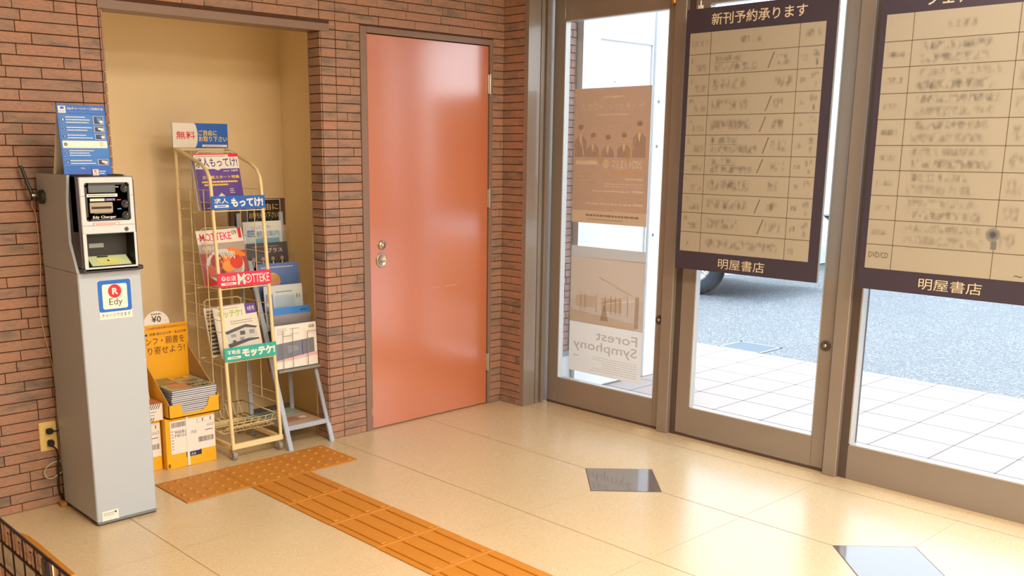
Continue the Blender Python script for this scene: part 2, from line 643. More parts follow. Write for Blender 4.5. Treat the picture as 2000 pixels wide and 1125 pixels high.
class Panel:
    """flat print: O = upper left corner as seen, U to the reader's right, D down, N towards the reader"""

    def __init__(self, O, U, D, w, h, N, mb=None, base=None, thick=0.0, back=None):
        self.O, self.U, self.D, self.N = V(O), V(U).normalized(), V(D).normalized(), V(N).normalized()
        self.w, self.h = w, h
        self.mb = mb or MB()
        if base:
            if thick > 0:
                self.mb.obox(self.O - self.N * thick, self.U, self.D, self.N, w, h, thick, base)
            else:
                self.mb.face([self.p(0, 0), self.p(1, 0), self.p(1, 1), self.p(0, 1)], base)

    def p(self, u, v, l=0):
        return self.O + self.U * (u * self.w) + self.D * (v * self.h) + self.N * (l * 0.0004)

    def rect(self, u0, v0, u1, v1, m, l=1):
        self.mb.face([self.p(u0, v0, l), self.p(u1, v0, l), self.p(u1, v1, l), self.p(u0, v1, l)], m, uv=((0, 1), (1, 1), (1, 0), (0, 0)))
        return self

    def poly(self, pts, m, l=1):
        self.mb.face([self.p(u, v, l) for u, v in pts], m)
        return self

    def rrect(self, u0, v0, u1, v1, r, m, l=1):
        """r in metres"""
        ru, rv = r / self.w, r / self.h
        pts = []
        for cx, cy, a0 in ((u1 - ru, v0 + rv, -90), (u1 - ru, v1 - rv, 0), (u0 + ru, v1 - rv, 90), (u0 + ru, v0 + rv, 180)):
            for k in range(5):
                a = math.radians(a0 + k * 22.5)
                pts.append((cx + ru * math.cos(a), cy + rv * math.sin(a)))
        return self.poly(pts, m, l)

    def disc(self, u, v, r, m, l=1, sy=1.0, a0=0, a1=360, n=24):
        pts = []
        full = (a1 - a0) >= 360
        for k in range(n if full else n + 1):
            a = math.radians(a0 + (a1 - a0) * k / n)
            pts.append((u + r * math.cos(a) / self.w, v + r * sy * math.sin(a) / self.h))
        return self.poly(pts, m, l)

    def text(self, s, u0, v0, u1, v1, m, l=2, bold=0.0):
        if any(0x4e00 <= ord(ch) <= 0x9fff for ch in s):
            bold = min(bold, .012)
        vs_, fs, x0, x1, y0, y1 = text_mesh(s, bold)
        if not fs:
            return self
        w, h = max(x1 - x0, 1e-3), max(y1 - y0, 1e-3)
        P = [self.p(u0 + (u1 - u0) * (x - x0) / w, v1 + (v0 - v1) * (y - y0) / h, l) for x, y in vs_]
        self.mb.mesh(P, fs, m)
        return self

    def lines(self, u0, v0, u1, v1, n, m, l=2, fill=0.45, seed=1):
        """rows of tiny unreadable print"""
        rnd = random.Random(seed)
        dv = (v1 - v0) / n
        for i in range(n):
            u = u0
            end = u1 - (u1 - u0) * rnd.random() * 0.3
            while u < end:
                L = (u1 - u0) * rnd.uniform(0.03, 0.09)
                self.rect(u, v0 + dv * (i + .5 - fill / 2), min(end, u + L), v0 + dv * (i + .5 + fill / 2), m, l)
                u += L + (u1 - u0) * 0.012
        return self

    def bars(self, u0, v0, u1, v1, n, m, l=2, seed=3):
        rnd = random.Random(seed)
        du = (u1 - u0) / n
        for i in range(n):
            self.rect(u0 + du * i, v0, u0 + du * (i + rnd.uniform(.3, .7)), v1, m, l)
        return self


X, Y, Z = V((1, 0, 0)), V((0, 1, 0)), V((0, 0, 1))
YW = 3.942      # plane of the brick wall
XG = 4.05       # plane of the glass front


# ------------------------------------------------------------------ setting: floor
def build_floor():
    m = MB()
    m.box((-4.2, -4.2, -0.12), (XG + 0.02, 4.75, 0.0), floor_m)
    p = 0.604
    x0, y0 = 3.284, 2.565
    jw = 0.0014
    x = x0 - 9 * p
    while x < 4.0:
        m.face([(x - jw, -4, .0004), (x + jw, -4, .0004), (x + jw, YW - .02, .0004), (x - jw, YW - .02, .0004)], joint_m)
        x += p
    y = y0 - 10 * p
    while y < 3.9:
        m.face([(-3, y - jw * .4, .0004), (XG - .01, y - jw * .4, .0004), (XG - .01, y + jw * .4, .0004), (-3, y + jw * .4, .0004)], mat('fine_joint', (168, 142, 104), .6))
        y += p
    for cx, cy in ((x0, y0), (x0, y0 - 2 * p), (x0, y0 - 4 * p), (x0 - 2 * p, y0 - 4 * p), (x0 - 4 * p, y0 - 4 * p)):
        r = 0.211
        for k, (mm, q) in enumerate(((mat('inlay_joint', (96, 80, 66), .8), r + .005), (dark_tile, r))):
            z = .0008 + .0004 * k
            m.face([(cx - q, cy, z), (cx, cy - q, z), (cx + q, cy, z), (cx, cy + q, z)], mm)
    m.build('floor', kind='structure')


build_floor()


# ------------------------------------------------------------------ setting: brick walls
def brick_face(m, O, U, N, length, zlim, solid, seams=(), material=None, pitch=0.0412, off=0.035, rnd=None, L=0.228):
    """courses of long thin bricks on the vertical plane through O; solid(z0, z1) gives the (start, end) runs that carry bricks"""
    O, U, N = V(O), V(U), V(N)
    rnd = rnd or random.Random(5)
    k = -1
    gap = 0.0036
    while off + k * pitch < zlim:
        z0, z1 = max(0, off + k * pitch), min(zlim, off + (k + 1) * pitch)
        k += 1
        if z1 - z0 < 0.01:
            continue
        for a, b in solid(z0, z1):
            cuts = [a] + sorted(s for s in seams if a < s < b) + [b]
            for c0, c1 in zip(cuts[:-1], cuts[1:]):
                x = c0
                nxt = c0 + rnd.uniform(0.25, 1.0) * L
                while x < c1 - 1e-4:
                    e = min(nxt, c1)
                    if c1 - e < 0.02:
                        e = c1
                    d = 0.007 + rnd.uniform(-.0012, .0015)
                    col = (rnd.random(), rnd.random(), rnd.random())
                    ee = e - (0.0025 if e < c1 else 0.0015)
                    xs = x + (0.0 if x > c0 else 0.0015)
                    m.obox(O + U * xs + Z * (z0 + gap / 2), U, N, Z, ee - xs, d, z1 - z0 - gap, material or brick_in, col=col, bev=0.0012)
                    x = e
                    nxt = e + (L if rnd.random() < .7 else L * rnd.uniform(.3, .9))


ALC = (1.65, 2.675, 1.962)     # alcove opening: x0, x1, height
DR = (2.896, 3.778, 2.004)     # door frame outer


def build_brick_wall():
    m = MB()
    H = 2.6
    # core with the openings left out
    yb = YW + 0.10
    for a, b, z0, z1 in ((-4.2, ALC[0], 0, H), (ALC[0], ALC[1], ALC[2] + .01, H), (ALC[1], DR[0], 0, H), (DR[0], DR[1], DR[2], H), (DR[1], 4.2, 0, H)):
        m.box((a, YW, z0), (b, yb, z1), mortar)

    def solid(z0, z1):
        zc = (z0 + z1) / 2
        r = []
        if zc < ALC[2]:
            r += [(-1.0, ALC[0])]
            r += [(ALC[1], DR[0])] if zc < DR[2] else []
            r += [(DR[1], 3.868)] if zc < DR[2] else []
        else:
            r += [(-1.0, 3.868)] if zc > DR[2] else [(-1.0, DR[0]), (DR[1], 3.868)]
            if zc < ALC[2] + .04:
                r = [(-1.0, ALC[0]), (2.72, DR[0])] + ([(DR[1], 3.868)] if zc < DR[2] else [])
        return r
    brick_face(m, (0, YW, 0), X, -Y, 5, 2.6, solid, seams=(1.557, 2.757, 1.64, 2.668), rnd=random.Random(11))
    # right reveal of the alcove, facing left
    brick_face(m, (ALC[1], YW - .007, 0), Y, -X, .1, ALC[2], lambda a, b: [(0.0, 0.103)], rnd=random.Random(3), L=.3)
    brick_face(m, (ALC[0], YW - .007, 0), Y, X, .1, ALC[2], lambda a, b: [(0.0, 0.103)], rnd=random.Random(4), L=.3)
    m.build('wall_back', kind='structure')
    # brick pier at the corner
    m = MB()
    m.box((3.866, 3.77, 0), (4.2, YW, H), mortar)
    brick_face(m, (3.866, YW, 0), -Y, -X, .2, 2.6, lambda a, b: [(0.008, 0.172)], rnd=random.Random(8), L=.3)
    m.build('wall_pier', kind='structure')
    # brown metal band over the alcove
    m = MB()
    m.box((ALC[0] - .012, YW - .012, 1.963), (ALC[1] + .045, YW + .105, 1.996), frame_taupe)
    m.build('trim_1', kind='structure')
    # cream recess
    m = MB()
    x0, x1, y1, h = 1.45, 2.90, 4.66, 2.25
    ya = YW + .10
    m.box((x0 - .05, ya, 0), (x0, y1, h), cream)
    m.box((x1, ya, 0), (x1 + .05, y1, h), cream)
    m.box((x0 - .05, y1, 0), (x1 + .05, y1 + .05, h), cream)
    m.box((x0 - .05, ya, h), (x1 + .05, y1 + .05, h + .05), cream)
    m.box((x0 - .05, ya - .002, 0), (ALC[0] - .001, ya + .012, h), cream)
    m.box((ALC[1] + .001, ya - .002, 0), (x1 + .05, ya + .012, h), cream)
    m.box((ALC[0], ya - .001, ALC[2] + .03), (ALC[1], ya + .012, h), cream)
    m.build('wall_alcove', kind='structure')
    # the rest of the hall
    m = MB()
    m.box((-4.25, -4.25, 0), (-4.2, 4.05, H), mat('hall_side_wall', (120, 96, 78), .8))
    m.build('wall_left', kind='structure')
    m = MB()
    m.box((-4.25, -4.25, 0), (4.1, -4.2, H), cream)
    m.build('wall_front', kind='structure')
    m = MB()
    m.box((-4.25, -4.25, H), (4.2, 4.1, H + .08), ceil_m)
    m.build('ceiling', kind='structure')


build_brick_wall()


# ------------------------------------------------------------------ corner post and glass front
def build_front():
    # moulded corner post
    m = MB()
    prof = [(3.857, 3.775), (3.857, 3.745), (3.948, 3.745), (3.948, 3.757), (3.958, 3.757), (3.958, 3.748), (3.985, 3.748),
            (3.985, 3.765), (3.998, 3.765), (3.998, 3.742), (4.02, 3.742), (4.02, 3.765), (4.16, 3.765), (4.16, 3.775)]
    m.prism([(x, y, 0) for x, y in prof], (0, 0, 2.6), bronze)
    m.build('trim_2', kind='structure')
    # posts between the leaves
    m = MB()
    m.box((4.024, 2.872, 0), (4.14, 2.938, 2.6), bronze, bev=.003)
    m.box((4.05, 2.838, 0), (4.12, 2.872, 2.6), bronze_d)
    m.build('trim_3', kind='structure')
    m = MB()
    m.box((4.022, 1.944, 0), (4.14, 2.008, 2.6), bronze, bev=.003)
    m.box((4.045, 1.905, 0), (4.12, 1.944, 2.6), bronze_d)
    m.build('trim_4', kind='structure')
    m = MB()
    m.box((4.052, 2.0, 0), (4.12, 3.742, .013), bronze_d)
    m.build('trim_8', kind='structure')
    # head above the glass
    m = MB()
    m.box((4.045, -4.2, 2.24), (4.14, 3.742, 2.6), bronze)
    m.build('wall_right', kind='structure')

    def leaf(name, y0, y1, g0, g1, glow, gtop, ztop, zbot, label, pull):
        """framed glass leaf; g0 < g1 glass edges along y"""
        root = thing(name, label, 'door', (4.06, (y0 + y1) / 2, 0))
        root['kind'] = 'structure'
        xa, xb = 4.05, 4.085
        f = MB()
        f.box((xa, g1, zbot), (xb, y1, ztop), bronze, bev=.002)
        f.box((xa, y0, zbot), (xb, g0, ztop), bronze, bev=.002)
        f.box((xa, g0, zbot), (xb, g1, glow), bronze)
        f.box((xa, g0, gtop), (xb, g1, ztop), bronze)
        f.build('door_frame', root)
        b = MB()
        t = .005
        xq = xa - .001
        b.box((xq, g1 - t, glow), (xb + .001, g1 + .001, gtop), bead)
        b.box((xq, g0 - .001, glow), (xb + .001, g0 + t, gtop), bead)
        b.box((xq, g0, glow - .001), (xb + .001, g1, glow + t), bead)
        b.box((xq, g0, gtop - t), (xb + .001, g1, gtop + .001), bead)
        b.build('glazing_bead', root)
        g = MB()
        g.box((4.064, g0, glow), (4.070, g1, gtop), glass)
        g.build('glass_pane', root)
        if pull:
            k = MB()
            py, pz = pull
            k.lathe((xa, py, pz), -X, [(.024, 0), (.024, .004), (.019, .007), (.017, .004), (0, .004)], bronze_d, 20)
            k.lathe((xa, py, pz), -X, [(.008, .004), (.008, .012), (0, .012)], steel, 12)
            k.build('pull', root)
        return root
    leaf('door_2', 2.938, 3.742, 2.985, 3.662, .157, 2.105, 2.24, .0135, 'brown framed glass door with two posters on its glass', (2.963, .583))
    leaf('door_3', 2.022, 2.838, 2.083, 2.759, .156, 2.105, 2.24, .0145, 'brown framed glass door behind the new book order board', (2.052, .585))
    # fixed window to the right and on towards the viewer
    for i, (y0, y1) in enumerate(((0.62, 1.905), (-0.9, 0.56), (-2.5, -0.96), (-4.2, -2.56))):
        root = thing('window_%d' % (i + 1), None, None, (4.06, (y0 + y1) / 2, 0))
        root['kind'] = 'structure'
        f = MB()
        f.box((4.045, y0, 0), (4.09, y1, .157), bronze)
        f.box((4.045, y0, 2.12), (4.09, y1, 2.24), bronze)
        f.box((4.045, y0, .157), (4.09, y0 + .03, 2.12), bronze)
        f.build('window_frame', root)
        b = MB()
        b.box((4.044, y0 + .03, .156), (4.09, y1, .162), bead)
        b.box((4.044, y1 - .006, .157), (4.09, y1, 2.12), bead)
        b.build('glazing_bead', root)
        g = MB()
        g.box((4.064, y0 + .03, .157), (4.070, y1, 2.12), glass)
        g.build('glass_pane', root)
    for i, y in enumerate((0.56, -0.96, -2.56)):
        m = MB()
        m.box((4.022, y, 0), (4.14, y + .06, 2.6), bronze)
        m.build('trim_%d' % (5 + i), kind='structure')
    # small brass bracket on top of the post between the doors
    m = MB()
    m.box((4.0, 2.925, 2.115), (4.022, 2.945, 2.2), mat('brass', (196, 146, 70), .35, metal=.6), bev=.004)
    m.lathe((4.011, 2.935, 2.115), -Z, [(.006, 0), (.006, .004), (0, .004)], black, 12)
    m.build('brass_bracket', label='small brass bracket at the top of the post between the glass doors', cat='bracket')


build_front()


# ------------------------------------------------------------------ orange steel door
def build_door():
    root = thing('door_1', 'orange painted steel door in a taupe frame set in the brick wall', 'door', (3.34, YW, 0))
    root['kind'] = 'structure'
    f = MB()
    yf, yb = YW - .012, YW + .10
    f.box((2.896, yf, 0), (2.935, yb, 2.004), frame_taupe, bev=.002)
    f.box((3.754, yf, 0), (3.778, yb, 2.004), frame_taupe, bev=.002)
    f.box((2.935, yf, 1.976), (3.754, yb, 2.004), frame_taupe)
    f.box((2.935, yf + .03, 0), (3.754, yb, .004), steel)
    f.box((2.90, YW + .07, 0), (3.77, YW + .095, 2.0), black)
    f.prism([(2.930, yf - .0008, .075), (2.937, yf - .0008, .082), (2.934, yf - .0008, .10), (2.9375, yf - .0008, .118), (2.931, yf - .0008, .125), (2.926, yf - .0008, .10)], (0, .002, 0), mat('chipped_paint', (190, 132, 96), .7))
    f.build('door_frame', root)
    m = MB()
    for p in (((3.335, .707), (3.400, .709), (3.400, .7105), (3.335, .708)), ((3.435, .708), (3.520, .711), (3.521, .7135), (3.437, .7105))):
        m.face([(x, YW - .0045, z) for x, z in p], mat('door_scratch', (212, 150, 118), .6))
    m.box((2.939, YW - .004, .006), (3.750, YW + .036, 1.972), door_m, bev=.002)
    m.build('door_leaf', root)
    for z in (.247, 1.17, 1.776):
        h = MB()
        h.box((3.742, YW - .0135, z - .05), (3.762, YW - .003, z + .05), steel, bev=.002)
        h.tube([(3.752, YW - .016, z - .052), (3.752, YW - .016, z + .052)], .0055, steel, 10)
        h.build('hinge', root)
    k = MB()
    k.lathe((3.011, YW - .004, .957), -Y, [(.023, 0), (.023, .006), (.018, .012), (.011, .013), (.011, .020), (0, .020)], steel, 24)
    k.box((3.0095, YW - .0245, .950), (3.0125, YW - .023, .964), black)
    k.build('lock_cylinder', root)
    k = MB()
    n = 28
    o = V((3.006, YW - .004, .881))
    P, prof = [], [(1.0, 0), (1.0, .006), (.86, .010), (.76, .004), (0, .003)]
    for s, h in prof:
        for i in range(n):
            a = 2 * math.pi * i / n
            P.append(o + X * (.031 * s * math.cos(a)) + Z * (.037 * s * math.sin(a)) - Y * h)
    F = []
    for j in range(len(prof) - 1):
        for i in range(n):
            F.append((j * n + i, j * n + (i + 1) % n, (j + 1) * n + (i + 1) % n, (j + 1) * n + i))
    k.mesh(P, F, steel, True)
    k.tube([o + V((-.016, -.013, .012)), o + V((0, -.017, -.004)), o + V((.018, -.013, -.006))], .0045, steel, 8)
    k.build('door_handle', root)


build_door()


# ------------------------------------------------------------------ tactile tiles
def dot_tile(x0, x1, y0, y1, label):
    m = MB()
    m.box((x0 + .001, y0 + .001, 0), (x1 - .001, y1 - .001, .005), tactile, bev=.002)
    d = (y1 - y0) / 5
    nx = max(1, round((x1 - x0) / d))
    for i in range(nx):
        for j in range(5):
            c = (x0 + (i + .5) * (x1 - x0) / nx, y0 + (j + .5) * d, .004)
            m.lathe(c, Z, [(.0125, 0), (.011, .0035), (.007, .0058), (0, .0062)], tactile, 12)
    m.build('tactile_tile', label=label, cat='tactile tile', group='yellow tactile floor tiles')


def bar_tile(x0, x1, y0, y1, label, dx=0):
    m = MB()
    m.box((x0 + .001 + dx, y0 + .001, 0), (x1 - .001 + dx, y1 - .001, .005), tactile, bev=.002)
    for i in range(4):
        cx = x0 + dx + (i + .5) * (x1 - x0) / 4
        m.obox(V((cx - .011, y0 + .014, .004)), X, Y, Z, .022, y1 - y0 - .028, .006, tactile, bev=.005)
    m.build('tactile_tile', label=label, cat='tactile tile', group='yellow tactile floor tiles')


dot_tile(1.715, 2.012, 3.58, 3.88, 'yellow dotted tactile tile nearest the grey kiosk')
dot_tile(2.012, 2.316, 3.58, 3.88, 'yellow dotted tactile tile where the ridged path begins, in front of the wire rack')
dot_tile(2.316, 2.58, 3.58, 3.88, 'yellow dotted tactile tile at the end beside the brick wall')
names = ['first ridged yellow tactile tile, touching the dotted tiles', 'second ridged yellow tactile tile from the dotted tiles',
         'third ridged yellow tactile tile from the dotted tiles', 'fourth ridged yellow tactile tile from the dotted tiles',
         'fifth ridged yellow tactile tile from the dotted tiles, cut by the frame edge']
for i, nme in enumerate(names):
    y1 = 3.58 - i * .3
    bar_tile(2.012, 2.316, y1 - .3, y1, nme, dx=random.uniform(-.002, .002))
m = MB()
pts = [(.82, 3.2), (1.112, 3.2), (1.115, 3.56), (1.112, 3.66), (1.098, 3.705), (1.075, 3.72), (.82, 3.72)]
m.prism([(x, y, 0) for x, y in pts], (0, 0, .005), tactile)
m.build('tactile_tile', label='rounded end of a yellow tactile tile on the floor behind the black wire rack', cat='tactile tile')


# ------------------------------------------------------------------ charging kiosk
def build_kiosk():
    R0 = thing('charging_kiosk', 'tall grey prepaid card charging kiosk standing against the brick wall', 'kiosk', (1.46, 3.74, 0))
    x0, x1, yf, yb = 1.342, 1.582, 3.572, 3.905
    m = MB()
    m.box((x0, yf, .014), (x1, yb, .982), kiosk_m, bev=.004)
    # side shields that run up beside the head
    for xa in (x0, x1 - .022 - .008):
        prof = [(3.62, .95), (yf + .004, .985), (3.636, 1.10), (3.640, 1.22), (3.600, 1.334), (yb, 1.334), (yb, .95)]
        prof = [(yf + .003, .982), (3.628, 1.09), (3.622, 1.24), (3.598, 1.333), (yb, 1.333), (yb, .982)]
        m.prism([(xa, y, z) for y, z in prof], (.010 if xa == x0 else .008, 0, 0), kiosk_m)
    m.build('cabinet', R0)
    b = MB()
    b.box((x0 + .012, yf + .006, 0), (x1 - .002, yb - .01, .014), bronze_d)
    b.box((x0 + .002, yf - .002, .008), (x1, yf + .012, .016), mat('kiosk_edge', (120, 128, 136), .4), bev=.001)
    b.build('base', R0)
    # dark head shell
    h = MB()
    a, c = 1.353, 1.566
    prof = [(3.602, .985), (3.602, 1.327), (3.89, 1.327), (3.89, .985)]
    h.prism([(a, y, z) for y, z in prof], (c - a, 0, 0), navy)
    prof = [(3.556, .985), (3.548, 1.0), (3.548, 1.312), (3.556, 1.327), (3.603, 1.327), (3.603, .985)]
    for xa, xb in ((a, a + .010), (c - .010, c)):
        h.prism([(xa, y, z) for y, z in prof], (xb - xa, 0, 0), navy)
    h.box((a, 3.556, 1.13), (c, 3.603, 1.327), navy)
    h.box((a, 3.556, .985), (c, 3.603, 1.001), navy)
    h.box((a - .001, 3.54, .983), (c + .014, 3.60, .999), navy, bev=.003)
    hd = h.build('head_shell', R0)
    # silver face with a recess at the bottom
    s = MB()
    fa, fb, fy = 1.361, 1.560, 3.540
    ra, rb, rz0, rz1 = 1.374, 1.551, 1.003, 1.122
    s.box((fa, fy, rz1), (fb, 3.556, 1.326), silver, bev=.003)
    s.box((fa, fy, .988), (fb, 3.556, rz0), silver, bev=.002)
    s.box((fa, fy, rz0 - .002), (ra, 3.556, rz1 + .002), silver)
    s.box((rb, fy, rz0 - .002), (fb, 3.556, rz1 + .002), silver)
    s.obox(V((fa + .001, fy + .0002, 1.1525)), X, Y, Z, fb - fa - .002, -.0006, .0012, dgrey)
    s.obox(V((fa + .001, fy + .0002, 1.2585)), X, Y, Z, fb - fa - .002, -.0006, .0012, dgrey)
    s.build('face_plate', R0)
    # recess lining
    r = MB()
    r.face([(ra, fy, rz0), (ra, fy, rz1), (ra + .010, 3.6, rz1 - .004), (ra + .010, 3.6, rz0 + .03)], blackp)
    r.face([(rb, fy, rz0), (rb, fy, rz1), (rb - .006, 3.6, rz1 - .004), (rb - .006, 3.6, rz0 + .03)], black)
    r.face([(ra, fy, rz1), (rb, fy, rz1), (rb - .006, 3.6, rz1 - .004), (ra + .010, 3.6, rz1 - .004)], black)
    r.face([(ra + .010, 3.6, rz0 + .03), (rb - .006, 3.6, rz0 + .03), (rb - .006, 3.6, rz1 - .004), (ra + .010, 3.6, rz1 - .004)], black)
    r.face([(ra, fy, rz0), (rb, fy, rz0), (rb - .006, 3.6, rz0 + .03), (ra + .010, 3.6, rz0 + .03)], black)
    r.obox(V((ra + .028, 3.597, 1.068)), X, Y, Z, .055, .002, .016, grey)
    r.build('recess', R0)
    # sloped reader pad on the recess floor
    p = MB()
    green = mat('reader_pale_green', (196, 214, 172), .4)
    O = V((ra + .016, 3.596, rz0 + .034))
    D = V((0, 3.545 - 3.596, -.030))
    pn = Panel(O, X, D, rb - ra - .030, D.length, V((0, -.030, .051)), p, green, .004)
    pn.rect(.24, .03, .52, .16, black)
    pn.rect(.20, .28, .74, .80, yel, 1)
    pn.rect(.21, .31, .73, .77, mat('reader_lime', (214, 222, 140), .4), 2)
    pn.rect(.44, .48, .49, .60, black, 3)
    p.build('reader_pad', R0)
    # control panel
    c1 = Panel((1.379, fy - .0015, 1.306), X, -Z, .165, .137, -Y)
    c1.mb.obox(V((1.379 + .008, fy - .0015, 1.169)), X, Y, Z, .149, .003, .137, blackp)
    c1.mb.obox(V((1.379, fy - .0015, 1.177)), X, Y, Z, .165, .003, .121, blackp)
    for u in (0, 1):
        for v in (0, 1):
            c1.mb.lathe((1.387 + u * .149, fy + .0015, 1.177 + v * .121), -Y, [(.008, 0), (.008, .003)], blackp, 16)
    c1.rect(.08, .06, .68, .26, dgrey)
    c1.rect(.10, .08, .66, .24, mat('lcd', (96, 102, 104), .25), 2)
    c1.rect(.04, .29, .72, .37, white)
    c1.lines(.07, .31, .70, .35, 1, dgrey, 2, .5)
    c1.rect(.10, .41, .42, .48, paper)
    c1.rect(.42, .41, .67, .48, indigo)
    c1.text('ご利用方法', .44, .42, .65, .47, white, 2)
    c1.lines(.18, .78, .58, .82, 1, mat('green_print', (80, 120, 90), .5), 2, .5)
    c1.text('Edy Charger', .14, .86, .66, .95, white, 2, .01)
    c1.rect(.70, .44, .79, .47, red)
    c1.rect(.70, .68, .79, .71, blue2)
    c1.rect(.68, .10, .76, .13, grey)
    c1.mb.build('control_panel', R0)
    k = MB()
    k.obox(V((1.392, fy - .006, 1.198)), X, Y, Z, .085, .006, .038, mat('card_slot_beige', (168, 154, 136), .4), bev=.002)
    k.obox(V((1.398, fy - .0066, 1.213)), X, Y, Z, .073, .002, .008, black)
    k.build('card_slot', R0)
    for z in (1.284, 1.228, 1.186):
        k = MB()
        k.lathe((1.524, fy - .0015, z), -Y, [(.0155, 0), (.0155, .003), (.012, .005), (.011, .0035), (0, .004)], black, 20)
        k.lathe((1.530, fy - .0045, z + .004), -Y, [(.0035, 0), (.002, .0012), (0, .0013)], grey, 10)
        k.build('button', R0)
    t = Panel((1.402, fy - .0016, 1.163), X, -Z, .095, .010, -Y, base=red, thick=.0006)
    t.rect(.02, .12, .98, .88, white)
    t.lines(.08, .25, .92, .75, 1, red, 2, .5)
    t.mb.build('notice_strip', R0)
    t = MB()
    t.lathe((1.524, fy, 1.136), -Y, [(.008, 0), (.008, .0008), (.006, .0008), (.006, .0002)], dgrey, 18)
    t.obox(V((1.5225, fy - .0012, 1.131)), X, Y, Z, .002, .001, .010, dgrey)
    t.build('contactless_mark', R0)
    # sticker on the cabinet
    s = Panel((1.412, yf - .0012, .947), X, -Z, .125, .146, -Y, base=white, thick=.001)
    s.rrect(0, 0, 1, .81, .008, edyblue, 1)
    s.rrect(.12, .10, .88, .74, .008, white, 2)
    s.disc(.5, .285, .0255, red, 3)
    s.text('R', .42, .20, .60, .37, white, 4, .03)
    s.text('Edy', .31, .47, .72, .69, mat('print_grey', (80, 80, 84), .5), 3)
    s.text('チャージできます', .06, .85, .94, .95, mat('print_grey', (80, 80, 84), .5), 2)
    s.mb.build('sticker', R0)
    s = Panel((1.362, yf - .0012, .056), X, -Z, .064, .045, -Y, base=white, thick=.001)
    s.lines(.08, .12, .9, .45, 2, grey, 2, .3)
    s.lines(.05, .8, .95, .95, 1, dgrey, 2, .3)
    s.rect(.78, .1, .88, .28, dgrey, 2)
    s.mb.build('rating_label', R0)


build_kiosk()


def build_instruction_sign():
    root = thing('instruction_sign', 'blue folded instruction sign standing on top of the grey kiosk', 'sign', (1.43, 3.66, 1.334))
    zb, zt = 1.3345, 1.580
    yb, yt = 3.613, 3.640
    O = V((1.341, yt, zt))
    D = V((0, yb - yt, zb - zt))
    h = D.length
    N = V((0, -(zt - zb), -(yt - yb)))
    if N.y > 0:
        N = -N
    s = Panel(O, X, D, .174, h, V((0, -1, .11)), base=blue, thick=.002)
    s.rect(.03, .02, .18, .12, white)
    s.text('Edy', .06, .075, .16, .11, blue, 2)
    s.rect(.07, .03, .15, .065, blue, 2)
    s.text('Edyチャージャーご利用方法', .22, .035, .96, .075, white, 1, .01)
    s.lines(.22, .09, .96, .11, 1, blue2, 1, .4)
    rows = [(.145, .285), (.295, .395), (.405, .505), (.515, .62), (.63, .755), (.77, .875)]
    for i, (a, b) in enumerate(rows):
        s.rect(.04, a, .97, b, white if i == 3 else blue2, 1)
        if i != 3:
            s.rect(.045, a + .004, .965, b - .004, mat('sign_mid_blue', (44, 118, 208), .4), 2)
        c = (a + b) / 2
        s.disc(.10, c, .0062, indigo if i != 3 else dgrey, 3)
        s.text(str(i + 1), .087, c - .016, .113, c + .016, white, 4)
        if i in (0, 1, 2, 5):
            s.rect(.73, a + .012, .94, b - .008, paper, 3)
            s.rect(.74, a + .017, .93, b - .013, mat('photo_navy', (28, 52, 92), .4), 4)
            s.poly([(.80, a + .03), (.90, a + .035), (.91, b - .03), (.82, b - .04)], (blue2, white, blue, blue2, blue, paper)[i], 5)
            s.disc(.89, b - .045, .006, paper, 6)
        if i != 3:
            s.lines(.16, a + .012, .70, b - .012, 3 if b - a > .12 else 2, white, 4, .32, seed=i)
        else:
            s.poly([(.82, c - .03), (.88, c - .03), (.88, c + .005), (.85, c + .03), (.82, c + .01)], grey, 3)
            s.poly([(.83, c - .024), (.873, c - .024), (.873, c + .002), (.85, c + .022), (.828, c + .006)], white, 4)
    s.text('Edy', .36, .90, .44, .93, white, 2)
    s.mb.build('front_panel', root)
    b = MB()
    p0, p1 = V((1.343, yt + .001, zt - .002)), V((1.343, 3.722, zb))
    d = p1 - p0
    b.obox(p0, X, d.normalized(), X.cross(d).normalized(), .170, d.length, .0018, paper)
    b.build('back_panel', root)
    t = Panel((1.442, 3.6095, 1.352), X, V((0, -.06, -1)), .052, .022, V((0, -1, .02)), base=edyblue, thick=.0008)
    t.rect(0, 0, .42, 1, white, 1)
    t.text('R', .12, .12, .3, .5, red, 2, .02)
    t.text('Edy', .08, .62, .34, .88, dgrey, 2)
    t.lines(.46, .15, .96, .85, 2, white, 2, .5)
    t.mb.build('small_tag', root)


build_instruction_sign()


# ------------------------------------------------------------------ antenna, outlet, cords beside the kiosk
def smooth_path(pts, n=6):
    pts = [V(p) for p in pts]
    out = []
    for i in range(len(pts) - 1):
        p0, p1, p2, p3 = pts[max(0, i - 1)], pts[i], pts[i + 1], pts[min(len(pts) - 1, i + 2)]
        for k in range(n):
            t = k / n
            out.append(0.5 * ((2 * p1) + (-p0 + p2) * t + (2 * p0 - 5 * p1 + 4 * p2 - p3) * t * t + (-p0 + 3 * p1 - 3 * p2 + p3) * t ** 3))
    out.append(pts[-1])
    return out


